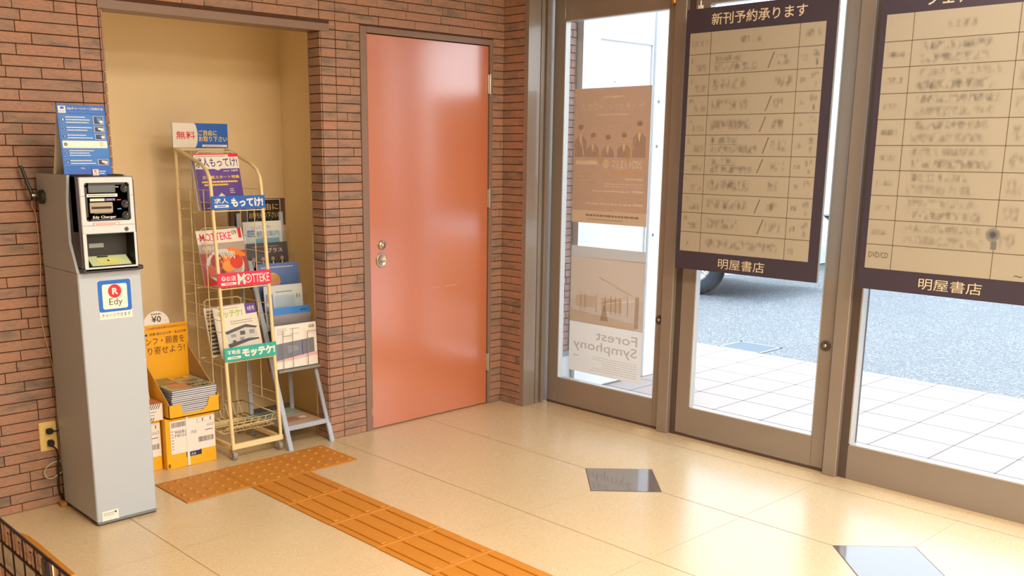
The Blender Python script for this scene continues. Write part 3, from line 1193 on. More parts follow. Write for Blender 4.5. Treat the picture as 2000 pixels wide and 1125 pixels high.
def build_antenna():
    root = thing('antenna', 'black rod antenna on a round magnetic foot at the side of the kiosk', 'antenna', (1.332, 3.86, 1.24))
    m = MB()
    m.lathe((1.341, 3.845, 1.247), -X, [(.026, 0), (.026, .012), (.020, .018), (.008, .020), (0, .020)], black, 24)
    m.build('magnetic_foot', root)
    m = MB()
    m.lathe((1.315, 3.868, 1.252), X, [(.008, -.008), (.009, 0), (.008, .008)], steel, 12)
    m.box((1.306, 3.862, 1.232), (1.322, 3.880, 1.262), black, bev=.003)
    m.build('joint', root)
    m = MB()
    m.tube([(1.312, 3.872, 1.25), (1.302, 3.882, 1.292), (1.286, 3.895, 1.362)], [.0075, .0068, .006], blackp, 12)
    m.build('rod', root)
    m = MB()
    m.tube(smooth_path([(1.312, 3.878, 1.238), (1.318, 3.905, 1.21), (1.335, 3.925, 1.17), (1.338, 3.928, 1.0), (1.322, 3.93, .82), (1.327, 3.93, .72),
                        (1.346, 3.928, .60), (1.352, 3.925, .48), (1.346, 3.925, .3), (1.348, 3.92, .16)]), .0017, mat('pale_cable', (214, 180, 150), .5), 6)
    m.build('cable', root)
    # outlet
    root = thing('wall_outlet', 'cream double wall outlet on the brick beside the kiosk', 'outlet', (1.308, YW - .008, .29))
    m = MB()
    pl = mat('outlet_ivory', (232, 206, 140), .4)
    m.box((1.274, YW - .016, .232), (1.342, YW - .005, .352), pl, bev=.003)
    for z in (.318, .268):
        m.box((1.290, YW - .019, z - .018), (1.326, YW - .0155, z + .018), pl, bev=.002)
    m.build('cover_plate', root)
    # two black cords
    root = thing('power_cord', 'black power cord plugged into the upper socket of the outlet', 'cord', (1.31, YW - .02, .318))
    m = MB()
    m.tube(smooth_path([(1.322, YW - .034, .316), (1.336, YW - .036, .314), (1.352, YW - .03, .316), (1.365, YW - .022, .30)]), .0035, black, 8)
    m.build('cord', root)
    m = MB()
    m.box((1.296, YW - .042, .306), (1.322, YW - .019, .328), black, bev=.005)
    m.build('plug', root)
    root = thing('power_cord', 'black power cord hanging down from the lower socket to the floor', 'cord', (1.31, YW - .02, .268))
    m = MB()
    m.tube(smooth_path([(1.312, YW - .038, .256), (1.326, YW - .040, .238), (1.332, YW - .034, .20), (1.330, YW - .028, .12), (1.330, YW - .024, .06), (1.345, YW - .018, .012)]), .0035, black, 8)
    m.build('cord', root)
    m = MB()
    m.box((1.298, YW - .042, .254), (1.322, YW - .019, .280), black, bev=.005)
    m.build('plug', root)
    m = MB()
    g = mat('pale_green_cord', (176, 184, 160), .5)
    m.tube(smooth_path([(1.352, YW - .022, .182), (1.318, YW - .026, .184), (1.288, YW - .026, .170), (1.276, YW - .026, .146), (1.286, YW - .026, .124), (1.31, YW - .026, .120), (1.352, YW - .022, .138)]), .0028, g, 8)
    m.build('coiled_cord', label='pale green cord looped low beside the kiosk', cat='cord')
    m = MB()
    m.box((1.318, 3.876, 0), (1.341, 3.912, .018), mat('wood_block', (176, 128, 74), .7, noise=.2, scale=60), bev=.002)
    m.build('wooden_wedge', label='tiny wooden wedge on the floor at the rear corner of the kiosk', cat='wedge')


build_antenna()


# ------------------------------------------------------------------ ivory wire brochure rack
RX0, RX1, RYB = 2.137, 2.405, 4.37


def ryf(z):
    return 3.955 + .075 * z


def sign_plate(name, z0, z1, base, draw, root):
    yt, yb = ryf(z1) - .012, ryf(z0) - .012
    s = Panel((RX0 - .004, yt, z1), X, V((0, yb - yt, z0 - z1)), RX1 - RX0 + .006, math.hypot(z1 - z0, yt - yb), V((0, -1, .075)), base=base, thick=.003)
    draw(s)
    s.mb.build(name, root)


def build_rack():
    root = thing('brochure_rack', 'ivory wire brochure rack on casters in the cream alcove', 'rack', (2.27, 4.16, 0))
    fr = MB()
    for x in (RX0 + .006, RX1 - .006):
        path = [(x, ryf(.06), .062), (x, ryf(1.26), 1.26), (x, ryf(1.3) + .004, 1.30), (x, ryf(1.3) + .03, 1.335), (x, ryf(1.3) + .08, 1.362), (x, RYB - .04, 1.418), (x, RYB, 1.424)]
        fr.tube(path, .0085, ivory, 10)
        fr.tube([(x, RYB, .062), (x, RYB, 1.424)], .0085, ivory, 10)
    fr.box((RX0 - .003, ryf(.06) - .009, .052), (RX1 + .003, ryf(.06) + .009, .078), ivory, bev=.002)
    fr.box((RX0 - .003, RYB - .009, .052), (RX1 + .003, RYB + .009, .078), ivory, bev=.002)
    fr.box((RX0 - .003, ryf(.06), .052), (RX0 + .015, RYB, .074), ivory, bev=.002)
    fr.box((RX1 - .015, ryf(.06), .052), (RX1 + .003, RYB, .074), ivory, bev=.002)
    fr.box((RX0, RYB - .006, 1.418), (RX1, RYB + .006, 1.432), ivory, bev=.002)
    fr.build('frame', root)
    # side wires
    for x in (RX0 + .006, RX1 - .006):
        w = MB()
        for z in (1.245, 1.19, 1.15, 1.02, .955, .90, .80, .71, .655, .60, .44, .28, .235):
            w.tube([(x, ryf(z), z), (x, RYB, z)], .0017, ivory, 6)
        for yy in (4.12, 4.25):
            w.tube([(x, yy, .235), (x, yy, 1.245)], .0022, ivory, 6)
        w.build('side_grid', root)
    # back wires
    w = MB()
    for xx in (2.22, 2.32):
        w.tube([(xx, RYB, .08), (xx, RYB, 1.42)], .0022, ivory, 6)
    for z in (1.15, 1.1, .80, .74, .46, .40):
        w.tube([(RX0, RYB, z), (RX1, RYB, z)], .0022, ivory, 6)
    w.build('back_grid', root)
    # three shelves: bottom wires, front rail and a leaning support loop
    for zb in (1.152, .80, .462):
        w = MB()
        yf = ryf(zb)
        for zz in (zb, zb + .02):
            w.tube([(RX0, yf, zz), (RX1, yf, zz)], .003, ivory, 6)
        for i in range(6):
            xx = RX0 + .03 + i * .042
            w.tube([(xx, yf, zb), (xx, 4.22, zb - .012)], .0022, ivory, 6)
        w.tube([(RX0, 4.22, zb - .012), (RX1, 4.22, zb - .012)], .003, ivory, 6)
        w.tube([(2.37, 4.20, zb - .01), (2.37, 4.235, zb + .25), (2.355, 4.236, zb + .262), (2.19, 4.236, zb + .262), (2.175, 4.235, zb + .25), (2.175, 4.20, zb - .01)], .0035, ivory, 8)
        w.build('shelf', root)
    # bottom basket
    w = MB()
    zt, zb = .175, .115
    yf, yb2 = 4.03, 4.33
    for z, y0, y1 in ((zt, yf - .03, yb2), (zb, yf, yb2 - .03)):
        w.tube([(RX0, y0, z), (RX1, y0, z), (RX1, y1, z), (RX0, y1, z)], .0033, ivory, 6, cyc=True)
    w.tube([(RX0, yf - .02, .145), (RX1, yf - .02, .145)], .0025, ivory, 6)
    for i in range(7):
        xx = RX0 + .02 + i * .038
        w.tube([(xx, yf - .03, zt), (xx, yf, zb), (xx, yf + .075, zb)], .0028, ivory, 6)
        w.tube([(xx, yb2, zt), (xx, yb2 - .03, zb), (xx, yb2 - .09, zb)], .0028, ivory, 6)
    for yy in (4.08, 4.15, 4.22):
        w.tube([(RX0, yy, zb), (RX1, yy, zb)], .0025, ivory, 6)
    w.build('basket', root)
    for x in (RX0 + .01, RX1 - .012):
        for y in (ryf(.06) + .012, RYB - .012):
            c = MB()
            c.box((x - .011, y - .012, .040), (x + .011, y + .012, .053), steel, bev=.002)
            c.box((x - .013, y - .010, .014), (x - .010, y + .010, .042), steel)
            c.box((x + .010, y - .010, .014), (x + .013, y + .010, .042), steel)
            c.tube([(x - .009, y - .004, .022), (x + .009, y - .004, .022)], .021, mat('caster_grey', (150, 146, 140), .4), 18)
            c.tube([(x - .014, y - .004, .022), (x + .014, y - .004, .022)], .005, steel, 10)
            c.build('caster', root)

    def d_top(s):
        s.poly([(0, 0), (.38, 0)] + [(.38 + .065 * math.sin(math.radians(a)) * 1.0, .5 - .5 * math.cos(math.radians(a))) for a in range(15, 180, 15)] + [(.38, 1), (0, 1)], white, 1)
        s.text('無料', .06, .33, .40, .66, red, 2, .03)
        s.text('ご自由に', .46, .27, .80, .50, yel, 2, .03)
        s.text('お取り下さい', .46, .53, .985, .75, yel, 2, .03)
        s.rect(.52, .87, .98, .965, white, 1)
        s.lines(.56, .88, .9, .955, 1, grey, 2, .3)
    s = Panel((2.126, RYB - .012, 1.545), X, -Z, .284, .113, -Y, base=blue, thick=.004)
    d_top(s)
    s.mb.build('header_sign', root)

    def d_blue(s):
        s.text('求人', .05, .16, .31, .56, white, 1, .04)
        s.rect(.05, .66, .31, .86, white, 1)
        s.lines(.10, .68, .26, .84, 1, blue, 2, .5)
        s.text('もってけ!', .36, .16, .96, .86, white, 1, .05)

    def d_red(s):
        s.disc(.10, .38, .011, white, 1)
        s.text('得', .075, .24, .125, .52, crimson, 2, .02)
        s.text('お店', .15, .2, .33, .58, white, 1, .04)
        s.rect(.05, .68, .33, .86, white, 1)
        s.lines(.12, .70, .28, .84, 1, crimson, 2, .5)
        s.text('M', .36, .12, .50, .9, white, 1, .02)
        s.disc(.555, .50, .020, white, 1)
        s.disc(.555, .50, .0155, crimson, 2)
        s.text('得', .53, .36, .58, .64, white, 3, .02)
        s.text('TTEKE', .63, .2, .965, .82, white, 1, .01)

    def d_green(s):
        s.text('不動産', .05, .18, .30, .52, white, 1, .03)
        s.rect(.05, .66, .30, .84, white, 1)
        s.lines(.11, .68, .25, .82, 1, teal, 2, .5)
        s.text('モッテケ!', .33, .18, .97, .84, white, 1, .06)
    sign_plate('shelf_sign', 1.160, 1.219, blue, d_blue, root)
    sign_plate('shelf_sign', .810, .874, crimson, d_red, root)
    sign_plate('shelf_sign', .469, .532, teal, d_green, root)


build_rack()


def magazine(name, label, x0, z0, y0, lean, w, h, cover, draw, tiltz=0.0, thick=.005, cat='magazine', grp=None):
    U = V((math.cos(tiltz), 0, math.sin(tiltz)))
    D0 = V((0, -lean, -h)).normalized()
    D = (D0 - U * D0.dot(U)).normalized()
    O = V((x0, y0, z0)) - D * h
    N = U.cross(D)
    if N.y > 0:
        N = -N
    s = Panel(O, U, D, w, h, N, base=pages, thick=thick)
    s.rect(0, 0, 1, 1, cover, 1)
    sub = Panel(O + N * .0006, U, D, w, h, N, mb=s.mb)
    draw(sub)
    return s.mb.build(name, label=label, cat=cat, group=grp)


def m1(s):
    s.rect(0, 0, 1, .02, crimson, 1)
    s.rect(0, .02, 1, .27, white, 1)
    s.rect(.78, .02, 1, .06, crimson, 2)
    s.lines(.04, .035, .74, .06, 1, grey, 2, .5)
    s.text('求人もってけ!', -.0 + .02, .07, .97, .24, indigo, 2, .04)
    s.poly([(.42, .27), (.58, .27), (.50, .30)], white, 2)
    s.lines(.62, .30, .76, .325, 1, white, 2, .5)
    s.text('748件', .79, .285, .96, .33, white, 2, .02)
    s.text('正社員スタート特集', .12, .39, .97, .45, yel, 2, .03)
    s.lines(.10, .475, .97, .53, 1, yel, 2, .55, 4)
    s.lines(.14, .53, .80, .58, 1, yel, 2, .55, 5)
    s.lines(.70, .62, .82, .72, 3, white, 2, .4, 6)
    s.poly([(.36, .80), (.50, .70), (.60, .78), (.60, .86), (.36, .86)], paper, 2)
    s.text('V', .06, .95, .1, .975, white, 2)
    s.lines(.12, .95, .26, .98, 1, white, 2, .5)


def m2(s):
    dish = mat('photo_plate', (206, 210, 212), .35)
    s.rect(0, 0, 1, .25, white, 1)
    s.rect(0, .25, 1, .95, mat('photo_warm', (168, 74, 72), .35), 1)
    s.rect(0, .25, 1, .42, mat('photo_cloth', (176, 160, 150), .35), 2)
    s.rect(0, .95, 1, 1, red, 1)
    s.text('MOTTEKE', .06, .06, .74, .20, crimson, 2, .01)
    s.text('09', .76, .04, .87, .12, dgrey, 2, .01)
    s.rect(.90, -.02 + .02, .97, .19, red, 2)
    s.lines(.08, .22, .4, .24, 1, grey, 2, .4)
    s.disc(.5, .68, .100, dish, 3, sy=.82)
    s.disc(.5, .69, .086, mat('photo_plate_in', (176, 170, 166), .35), 4, sy=.8)
    orange = mat('photo_orange', (232, 132, 40), .35)
    meat = mat('photo_meat', (192, 92, 74), .35)
    tom = mat('photo_tomato', (216, 62, 34), .35)
    s.disc(.30, .74, .052, meat, 5, sy=.7)
    s.disc(.46, .82, .050, mat('photo_meat_light', (206, 128, 108), .35), 5, sy=.6)
    s.disc(.34, .58, .034, mat('photo_meat_dark', (160, 56, 52), .35), 6)
    s.disc(.55, .58, .036, orange, 6, sy=.7)
    s.disc(.56, .69, .032, mat('photo_orange_light', (236, 156, 74), .35), 7, sy=.8)
    s.disc(.75, .62, .034, tom, 8)
    s.rect(.72, .53, .78, .56, mat('photo_leaf', (70, 90, 50), .4), 9)
    s.poly([(.58, .36), (.74, .36), (.98, .48), (.97, .54), (.80, .52), (.66, .44)], orange, 5)
    s.text('今月の', .06, .29, .36, .38, white, 7, .02)
    s.text('いい肉', .36, .40, .74, .56, white, 10, .01)


def m3(s):
    s.rect(0, 0, 1, 1, paper, 1)
    s.rect(.74, 0, 1, .20, violet, 2)
    s.text('9月号', .79, .06, .96, .15, white, 3, .01)
    s.lines(.12, .03, .6, .06, 1, grey, 2, .4)
    s.text('モッテケ!', .08, .08, .66, .22, mat('print_lime', (150, 196, 40), .4), 2, .03)
    s.lines(.34, .29, .90, .38, 2, grey, 2, .35, 8)
    g1, g2, g3 = mat('sketch_light', (200, 200, 198), .5), mat('sketch_mid', (148, 148, 150), .5), mat('sketch_dark', (84, 84, 90), .5)
    s.poly([(.20, .50), (.62, .41), (.92, .47), (.92, .66), (.22, .78)], g1, 2)
    s.poly([(.16, .50), (.44, .44), (.70, .40), (.96, .48), (.90, .50), (.66, .46), (.22, .55)], g3, 3)
    s.rect(.30, .56, .42, .62, g2, 3)
    s.rect(.52, .52, .64, .60, g3, 3)
    s.rect(.74, .52, .86, .60, g2, 3)
    s.rect(.32, .68, .40, .74, g3, 3)
    s.rect(.50, .64, .60, .74, g2, 3)
    s.poly([(.20, .74), (.70, .68), (.94, .70), (.94, .73), (.70, .74), (.22, .82)], g3, 4)
    s.lines(.1, .86, .9, .98, 3, grey, 2, .3, 9)


def ml(s):
    s.rect(0, 0, 1, 1, paper, 1)
    s.rect(.03, .35, .22, .95, dgrey, 2)
    s.lines(.04, .37, .21, .92, 7, white, 3, .5, 5)
    s.lines(.05, .05, .95, .3, 4, dgrey, 2, .4, 4)


magazine('magazine', 'violet and white free job magazine on the top shelf of the ivory rack', 2.147, 1.150, 4.150, .05, .224, .258, violet, m1, .02, .010, grp='free magazines in the ivory rack')
magazine('magazine', 'magazine edge peeping out behind the violet job magazine in the ivory rack', 2.139, 1.149, 4.168, .05, .224, .250, white, lambda s: s.rect(0, 0, 1, 1, mat('pale_lilac', (190, 180, 200), .4), 1), .01, .006, grp='free magazines in the ivory rack')
magazine('magazine', 'food magazine with a dish of meat and tomato on its cover in the ivory rack', 2.145, .802, 4.150, .06, .238, .258, white, m2, .03, .008, grp='free magazines in the ivory rack')
magazine('magazine', 'real estate magazine with a grey house drawing on the lowest shelf of the ivory rack', 2.158, .468, 4.055, .055, .224, .240, paper, m3, .035, .006, grp='free magazines in the ivory rack')
magazine('leaflet', 'dark printed leaflet half hidden behind the real estate magazine', 2.143, .466, 4.12, .05, .215, .235, paper, ml, .03, .004, cat='leaflet')


# ------------------------------------------------------------------ blue-grey brochure stand
def sy(z):
    return 3.905 + .355 * z


def build_stand():
    root = thing('brochure_stand', 'pale blue steel brochure stand with dark header in the alcove beside the brick', 'stand', (2.54, 4.1, 0))
    for xa in (2.412, 2.652):
        m = MB()
        pa = V((xa, sy(0), 0))
        d = V((0, .355, 1)).normalized()
        nn = V((0, 1, -.355)).normalized()
        m.obox(pa, X, d, nn, .024, .95 if xa < 2.5 else .70, .014, stand_m, bev=.002)
        m.build('leg', root)
    for xa in (2.412, 2.652):
        m = MB()
        m.obox(V((xa, 4.262, 0)), X, V((0, .045, 1)).normalized(), V((0, 1, -.045)).normalized(), .022, 1.12, .012, stand_m, bev=.002)
        m.build('leg', root)
    m = MB()
    m.box((2.430, 3.944, .088), (2.655, 3.962, .112), stand_m, bev=.002)
    m.box((2.425, 3.95, .094), (2.66, 4.30, .102), stand_m)
    m.box((2.425, 4.28, .088), (2.66, 4.30, .125), bronze_d)
    m.build('lower_shelf', root)
    # back sheet between the legs
    m = MB()
    dd = V((0, .355, 1)).normalized()
    m.obox(V((2.431, sy(.36) + .055, .36)), X, dd, V((0, 1, -.355)).normalized(), .221, .80, .002, mat('stand_back_brown', (128, 108, 96), .6))
    m.build('back_sheet', root)
    # header board
    brown = mat('header_brown', (86, 62, 56), .5)
    m = MB()
    m.box((2.384, 4.327, 1.050), (2.700, 4.337, 1.186), brown, bev=.004)
    m.box((2.50, 4.325, 1.180), (2.56, 4.339, 1.200), brown, bev=.003)
    s = Panel((2.478, 4.326, 1.182), X, -Z, .190, .125, -Y, mb=m, base=black, thick=.001)
    s.rect(.0, .0, 1, .015, white)
    s.rect(.0, .0, .012, 1, white)
    s.rect(.985, .0, 1, 1, white)
    gold = mat('sign_gold', (216, 186, 110), .5)
    s.text('ご自由に', .08, .16, .94, .42, gold, 2, .0)
    s.text('お持ち帰り下さい。', .06, .50, .96, .74, gold, 2, .0)
    for u in (.28, .5, .72):
        s.rect(u - .006, .80, u + .006, .94, gold, 2)
        s.poly([(u - .035, .89), (u, .96), (u + .035, .89), (u, .93)], gold, 3)
    m.build('header_sign', root)
    # clear pockets
    for i, (y, zt) in enumerate(((4.268, 1.03), (4.228, .925), (4.178, .825), (4.128, .722), (4.078, .62))):
        m = MB()
        m.box((2.43, y - .010, zt - .14), (2.676, y - .0085, zt), acrylic)
        m.box((2.43, y - .010, zt - .142), (2.676, y + .02, zt - .140), acrylic)
        m.build('pocket', root)
    m = MB()
    y = 4.006
    for x, zt in ((2.460, .575), (2.515, .575), (2.60, .555)):
        m.tube([(x, y, .378), (x, y, zt)], .0016, grey, 6)
    m.tube([(2.460, y, .545), (2.515, y, .545)], .0016, grey, 6)
    m.tube([(2.60, y, .555), (2.672, y, .555)], .0016, grey, 6)
    m.box((2.430, y - .004, .366), (2.676, y + .05, .378), grey, bev=.002)
    m.build('wire_pocket', root)


build_stand()


def brochure(label, x0, x1, ztop, y, h, draw, lean=.03):
    w = x1 - x0
    O = V((x0, y + lean, ztop))
    D = V((0, -lean, -h)).normalized()
    s = Panel(O, X, D, w, h, V((0, -1, lean / h)), base=paper, thick=.004)
    draw(s)
    return s.mb.build('brochure', label=label, cat='brochure', group='brochures in the pale blue stand')


pale = mat('brochure_pale_blue', (198, 210, 220), .35)
mist = mat('brochure_mist', (214, 222, 228), .35)


def b1(s):
    s.rect(0, 0, 1, 1, mist, 1)
    s.text('山口市', .22, .09, .72, .17, grey, 2)
    s.rect(.10, .19, .30, .34, mat('print_soft_blue', (96, 140, 206), .4), 2)
    s.text('山ロ', .12, .21, .28, .32, white, 3, .02)
    s.text('観光案内', .34, .21, .92, .34, blue2, 2)
    s.rect(.28, .38, .92, .60, mat('photo_sea', (128, 180, 206), .35), 2)
    s.lines(.1, .62, .9, .95, 5, grey, 2, .3)


def b2(s):
    s.rect(0, 0, 1, 1, mat('brochure_dark', (78, 72, 78), .3), 1)
    s.text('ブラス', .50, .12, .86, .22, paper, 2)
    s.lines(.15, .06, .8, .10, 1, grey, 2, .4)
    for u in (.15, .38, .62, .84):
        s.disc(u, .36, .010, mat('photo_skin', (176, 138, 116), .4), 2)
        s.poly([(u - .08, .62), (u - .05, .42), (u + .05, .42), (u + .08, .62)], black, 2)
        s.poly([(u - .015, .54), (u - .015, .42), (u + .015, .42), (u + .015, .54)], paper, 3)


def b3(s):
    s.rect(0, 0, 1, 1, mat('brochure_blue', (96, 124, 186), .3), 1)
    s.disc(.36, .40, .042, mat('photo_peach', (214, 150, 130), .35), 2)
    s.disc(.36, .33, .036, mat('photo_gold', (206, 150, 70), .35), 3, sy=.6)
    s.poly([(.12, .62), (.30, .50), (.60, .50), (.80, .62)], mat('photo_white_robe', (196, 196, 206), .35), 3)
    s.lines(.1, .06, .9, .12, 1, mist, 2, .3)


def b4(s):
    s.rect(0, 0, 1, 1, pale, 1)
    s.rect(.03, .18, .22, .66, mat('brochure_lilac', (130, 140, 180), .35), 2)
    s.disc(.10, .40, .014, pale, 3)
    s.text('31', .82, .22, .92, .32, indigo, 2)
    s.lines(.3, .1, .75, .2, 1, grey, 2, .3)
    s.rect(.27, .22, .78, .68, mat('photo_haze', (176, 196, 214), .35), 2)


def b5(s):
    s.rect(0, 0, 1, .16, mat('brochure_band_blue', (58, 128, 214), .3), 1)
    s.rect(0, .16, 1, 1, mat('brochure_taupe', (146, 136, 140), .3), 1)
    s.lines(.74, .06, .92, .11, 1, indigo, 2, .5)


def b6(s):
    s.rect(0, 0, 1, 1, white, 1)
    s.text('08', .82, .055, .95, .13, dgrey, 2, .01)
    s.lines(.05, .06, .30, .22, 4, grey, 2, .25, 3)
    s.lines(.36, .08, .6, .12, 1, grey, 2, .4, 4)
    s.lines(.36, .20, .62, .24, 1, grey, 2, .3, 5)
    ph = mat('photo_slate', (118, 122, 138), .35)
    s.poly([(.0, .42), (.93, .36), (.93, .70), (.0, .80)], ph, 2)
    s.poly([(.28, .47), (.50, .50), (.56, .60), (.30, .66)], mat('photo_slate_light', (140, 144, 158), .35), 3)
    s.rect(.63, .4, .645, .74, indigo, 4)
    s.poly([(.0, .80), (.93, .70), (1, .70), (1, .78), (.5, .82), (0, .84)], mat('print_pink', (222, 186, 190), .4), 3)


brochure('pale brochure with blue lettering, topmost in the blue stand under the black header', 2.430, 2.648, 1.077, 4.272, .22, b1, .02)
brochure('dark brochure with figures in dark suits in the blue stand', 2.422, 2.655, .974, 4.232, .22, b2, .02)
brochure('blue brochure with a peach coloured round picture in the blue stand', 2.445, 2.683, .876, 4.182, .22, b3, .02)
brochure('pale grey-blue brochure with number 31 in the blue stand', 2.450, 2.668, .772, 4.132, .22, b4, .02)
brochure('taupe brochure with a bright blue band along its top in the blue stand', 2.453, 2.680, .668, 4.082, .22, b5, .02)
brochure('white brochure numbered 08 in the lowest front wire pocket of the blue stand', 2.428, 2.664, .594, 4.018, .212, b6, .012)


def flat_paper(label, pts, z, base, draws, name='flyer'):
    m = MB()
    m.prism([(x, y, z) for x, y in pts], (0, 0, .003), paper)
    (x0, y0), (x1, y1), (x3, y3) = pts[0], pts[1], pts[3]
    U, D = V((x1 - x0, y1 - y0, 0)), V((x3 - x0, y3 - y0, 0))
    s = Panel((x0, y0, z + .0034), U, D, U.length, D.length, Z, mb=m)
    s.rect(0, 0, 1, 1, base, 1)
    draws(s)
    m.build(name, label=label, cat='flyer', group='flyers on the lower shelf')


flat_paper('pinkish newspaper lying at the front of the blue stand lower shelf', [(2.440, 4.12), (2.650, 4.12), (2.652, 3.955), (2.436, 3.955)], .103, mat('flyer_pink', (190, 150, 130), .5),
           lambda s: (s.rect(.1, .1, .6, .5, mat('flyer_mauve', (168, 126, 120), .5), 2), s.lines(.1, .6, .9, .95, 4, paper, 2, .3), s.disc(.75, .3, .02, paper, 3)))
flat_paper('greenish flyer lying at the back of the blue stand lower shelf', [(2.436, 4.275), (2.645, 4.275), (2.648, 4.125), (2.440, 4.125)], .103, mat('flyer_green', (150, 166, 150), .5),
           lambda s: (s.rect(.1, .1, .5, .5, mat('flyer_teal', (112, 146, 140), .5), 2), s.lines(.1, .6, .9, .95, 4, paper, 2, .3)))
flat_paper('small teal flyer sticking out to the left on the lower shelf', [(2.36, 4.25), (2.45, 4.27), (2.46, 4.16), (2.37, 4.14)], .1075, mat('flyer_teal', (112, 146, 140), .5), lambda s: s.lines(.1, .2, .9, .9, 4, paper, 2, .3))


# ------------------------------------------------------------------ yellow boxes
def shipping_label(s):
    s.rect(0, 0, 1, 1, white, 1)
    s.bars(.03, .05, .40, .20, 26, dgrey, 2)
    s.bars(.62, .62, .97, .78, 22, dgrey, 2, 5)
    s.text('1 1', .72, .06, .92, .15, dgrey, 2)
    s.text('山口', .82, .24, .97, .33, dgrey, 2)
    s.lines(.62, .02, .96, .04, 1, grey, 2, .5)
    s.lines(.78, .42, .96, .46, 1, dgrey, 2, .6)
    s.text('明屋書店', .10, .30, .38, .40, dgrey, 2)
    s.text('MEGA', .10, .42, .38, .50, dgrey, 2)
    s.text('内店', .46, .38, .58, .48, dgrey, 2)
    for i in range(7):
        s.rect(.02, .30 + i * .09, .07, .325 + i * .09, grey, 2)
    s.rect(.60, .045, .61, .17, grey, 2)
    s.rect(.60, .17, .96, .175, grey, 2)


def carton(label, x0, x1, yf, yb, z1, strap, name='cardboard_box'):
    root = thing(name, label, 'box', ((x0 + x1) / 2, (yf + yb) / 2, 0))
    m = MB()
    m.box((x0, yf, 0), (x1, yb, z1), yelbox, bev=.002)
    m.obox(V((x0 + .10, yf - .0012, z1 - .035)), X, Y, Z, .002, .002, .035, card)
    m.build('carton', root)
    s = Panel((x0 + .022, yf - .0012, z1 - .012), X, -Z, x1 - x0 - .025, .155, -Y)
    shipping_label(s)
    s.mb.build('shipping_label', root)
    s = Panel((x0 + .095, yf - .001, .078), X, -Z, .075, .034, -Y, base=mat('label_navy', (40, 44, 84), .5), thick=.001)
    s.lines(.08, .12, .92, .4, 1, white, 2, .6)
    s.text('古本', .3, .5, .62, .9, white, 2)
    s.mb.build('printed_badge', root)
    s = Panel((x0 + .003, yf - .001, .03), X, -Z, .014, .025, -Y)
    s.text('0', .1, .1, .9, .9, mat('print_maroon', (90, 40, 30), .5), 2, .04)
    s.mb.build('printed_zero', root)
    if strap:
        m = MB()
        m.box((x0 + strap, yf - .004, 0.004), (x0 + strap + .012, yf - .0018, z1 + .001), white)
        m.box((x0 + strap, yf - .004, z1), (x0 + strap + .012, yb + .001, z1 + .002), white)
        m.build('strap', root)
    return root


carton('yellow carton with a shipping label and white strap under the booklet display', 1.848, 2.092, 4.030, 4.33, .236, .098)
carton('yellow carton mostly hidden behind the grey kiosk', 1.60, 1.842, 4.065, 4.34, .232, None)


def build_display():
    root = thing('display_box', 'open yellow display box holding booklets, with a tall back board and price disc', 'display box', (1.99, 4.15, .2385))
    z0 = .2395
    x0, x1, yf, yb = 1.862, 2.112, 4.012, 4.30
    m = MB()
    m.box((x0, yf, z0), (x1, yb, z0 + .004), yelbox)
    lip = .062
    # front lip with a notch
    m.prism([(x0, yf, z0), (x0 + .062, yf, z0), (x0 + .066, yf, z0 + .03), (x0 + .058, yf, z0 + lip), (x0, yf, z0 + lip)], (0, .003, 0), yelbox)
    m.prism([(x1 - .085, yf, z0), (x1, yf, z0), (x1, yf, z0 + lip + .016), (x1 - .05, yf, z0 + lip + .012), (x1 - .062, yf, z0 + .035), (x1 - .085, yf, z0 + .02)], (0, .003, 0), yelbox)
    m.box((x0 + .062, yf, z0), (x1 - .085, yf + .003, z0 + .016), yelbox)
    m.build('tray', root)
    for i, x in enumerate((x0, x1 - .003)):
        s = MB()
        outer, inner = (yelbox, card)
        s.prism([(x, yf, z0), (x, yb, z0), (x, yb, .535), (x, yb - .015, .50), (x, yf + .02, .325), (x, yf, .31)], (.0015, 0, 0), yelbox if i == 0 else card)
        s.prism([(x + .0015, yf, z0), (x + .0015, yb, z0), (x + .0015, yb, .535), (x + .0015, yb - .015, .50), (x + .0015, yf + .02, .325), (x + .0015, yf, .31)], (.0015, 0, 0), card if i == 0 else yelbox)
        s.build('side_wall', root)
    p = Panel((x0, yb - .004, .622), X, -Z, x1 - x0, .38, -Y, base=yelbox, thick=.004)
    p.rect(.30, .02, .98, .055, mat('print_amber', (222, 150, 20), .5), 1)
    p.text('ご自由にお持ち帰りください', .18, .03, .80, .055, mat('print_maroon', (90, 40, 30), .5), 2)
    mr = mat('print_maroon', (90, 40, 30), .5)
    p.rect(.02, .105, .20, .13, indigo, 1)
    p.text('全国 国公立大学・私立大学', .24, .095, .97, .13, mr, 2, .01)
    p.text('パンフ・願書を', .02, .155, .93, .25, mr, 2, .0)
    p.text('取り寄せよう!', .02, .27, .93, .37, mr, 2, .0)
    p.mb.build('back_board', root)
    d = Panel((1.894, yb - .0075, .688), X, -Z, .13, .065, -Y)
    pts = [(.5 + .5 * math.cos(math.radians(a)), 1 - math.sin(math.radians(a))) for a in range(0, 181, 12)]
    d.mb.prism([d.p(u, v) for u, v in pts], (0, .003, 0), white)
    d.lines(.3, .16, .7, .3, 1, dgrey, 2, .5)
    d.text('¥0', .32, .36, .68, .82, black, 2, .01)
    d.mb.build('price_disc', root)


build_display()

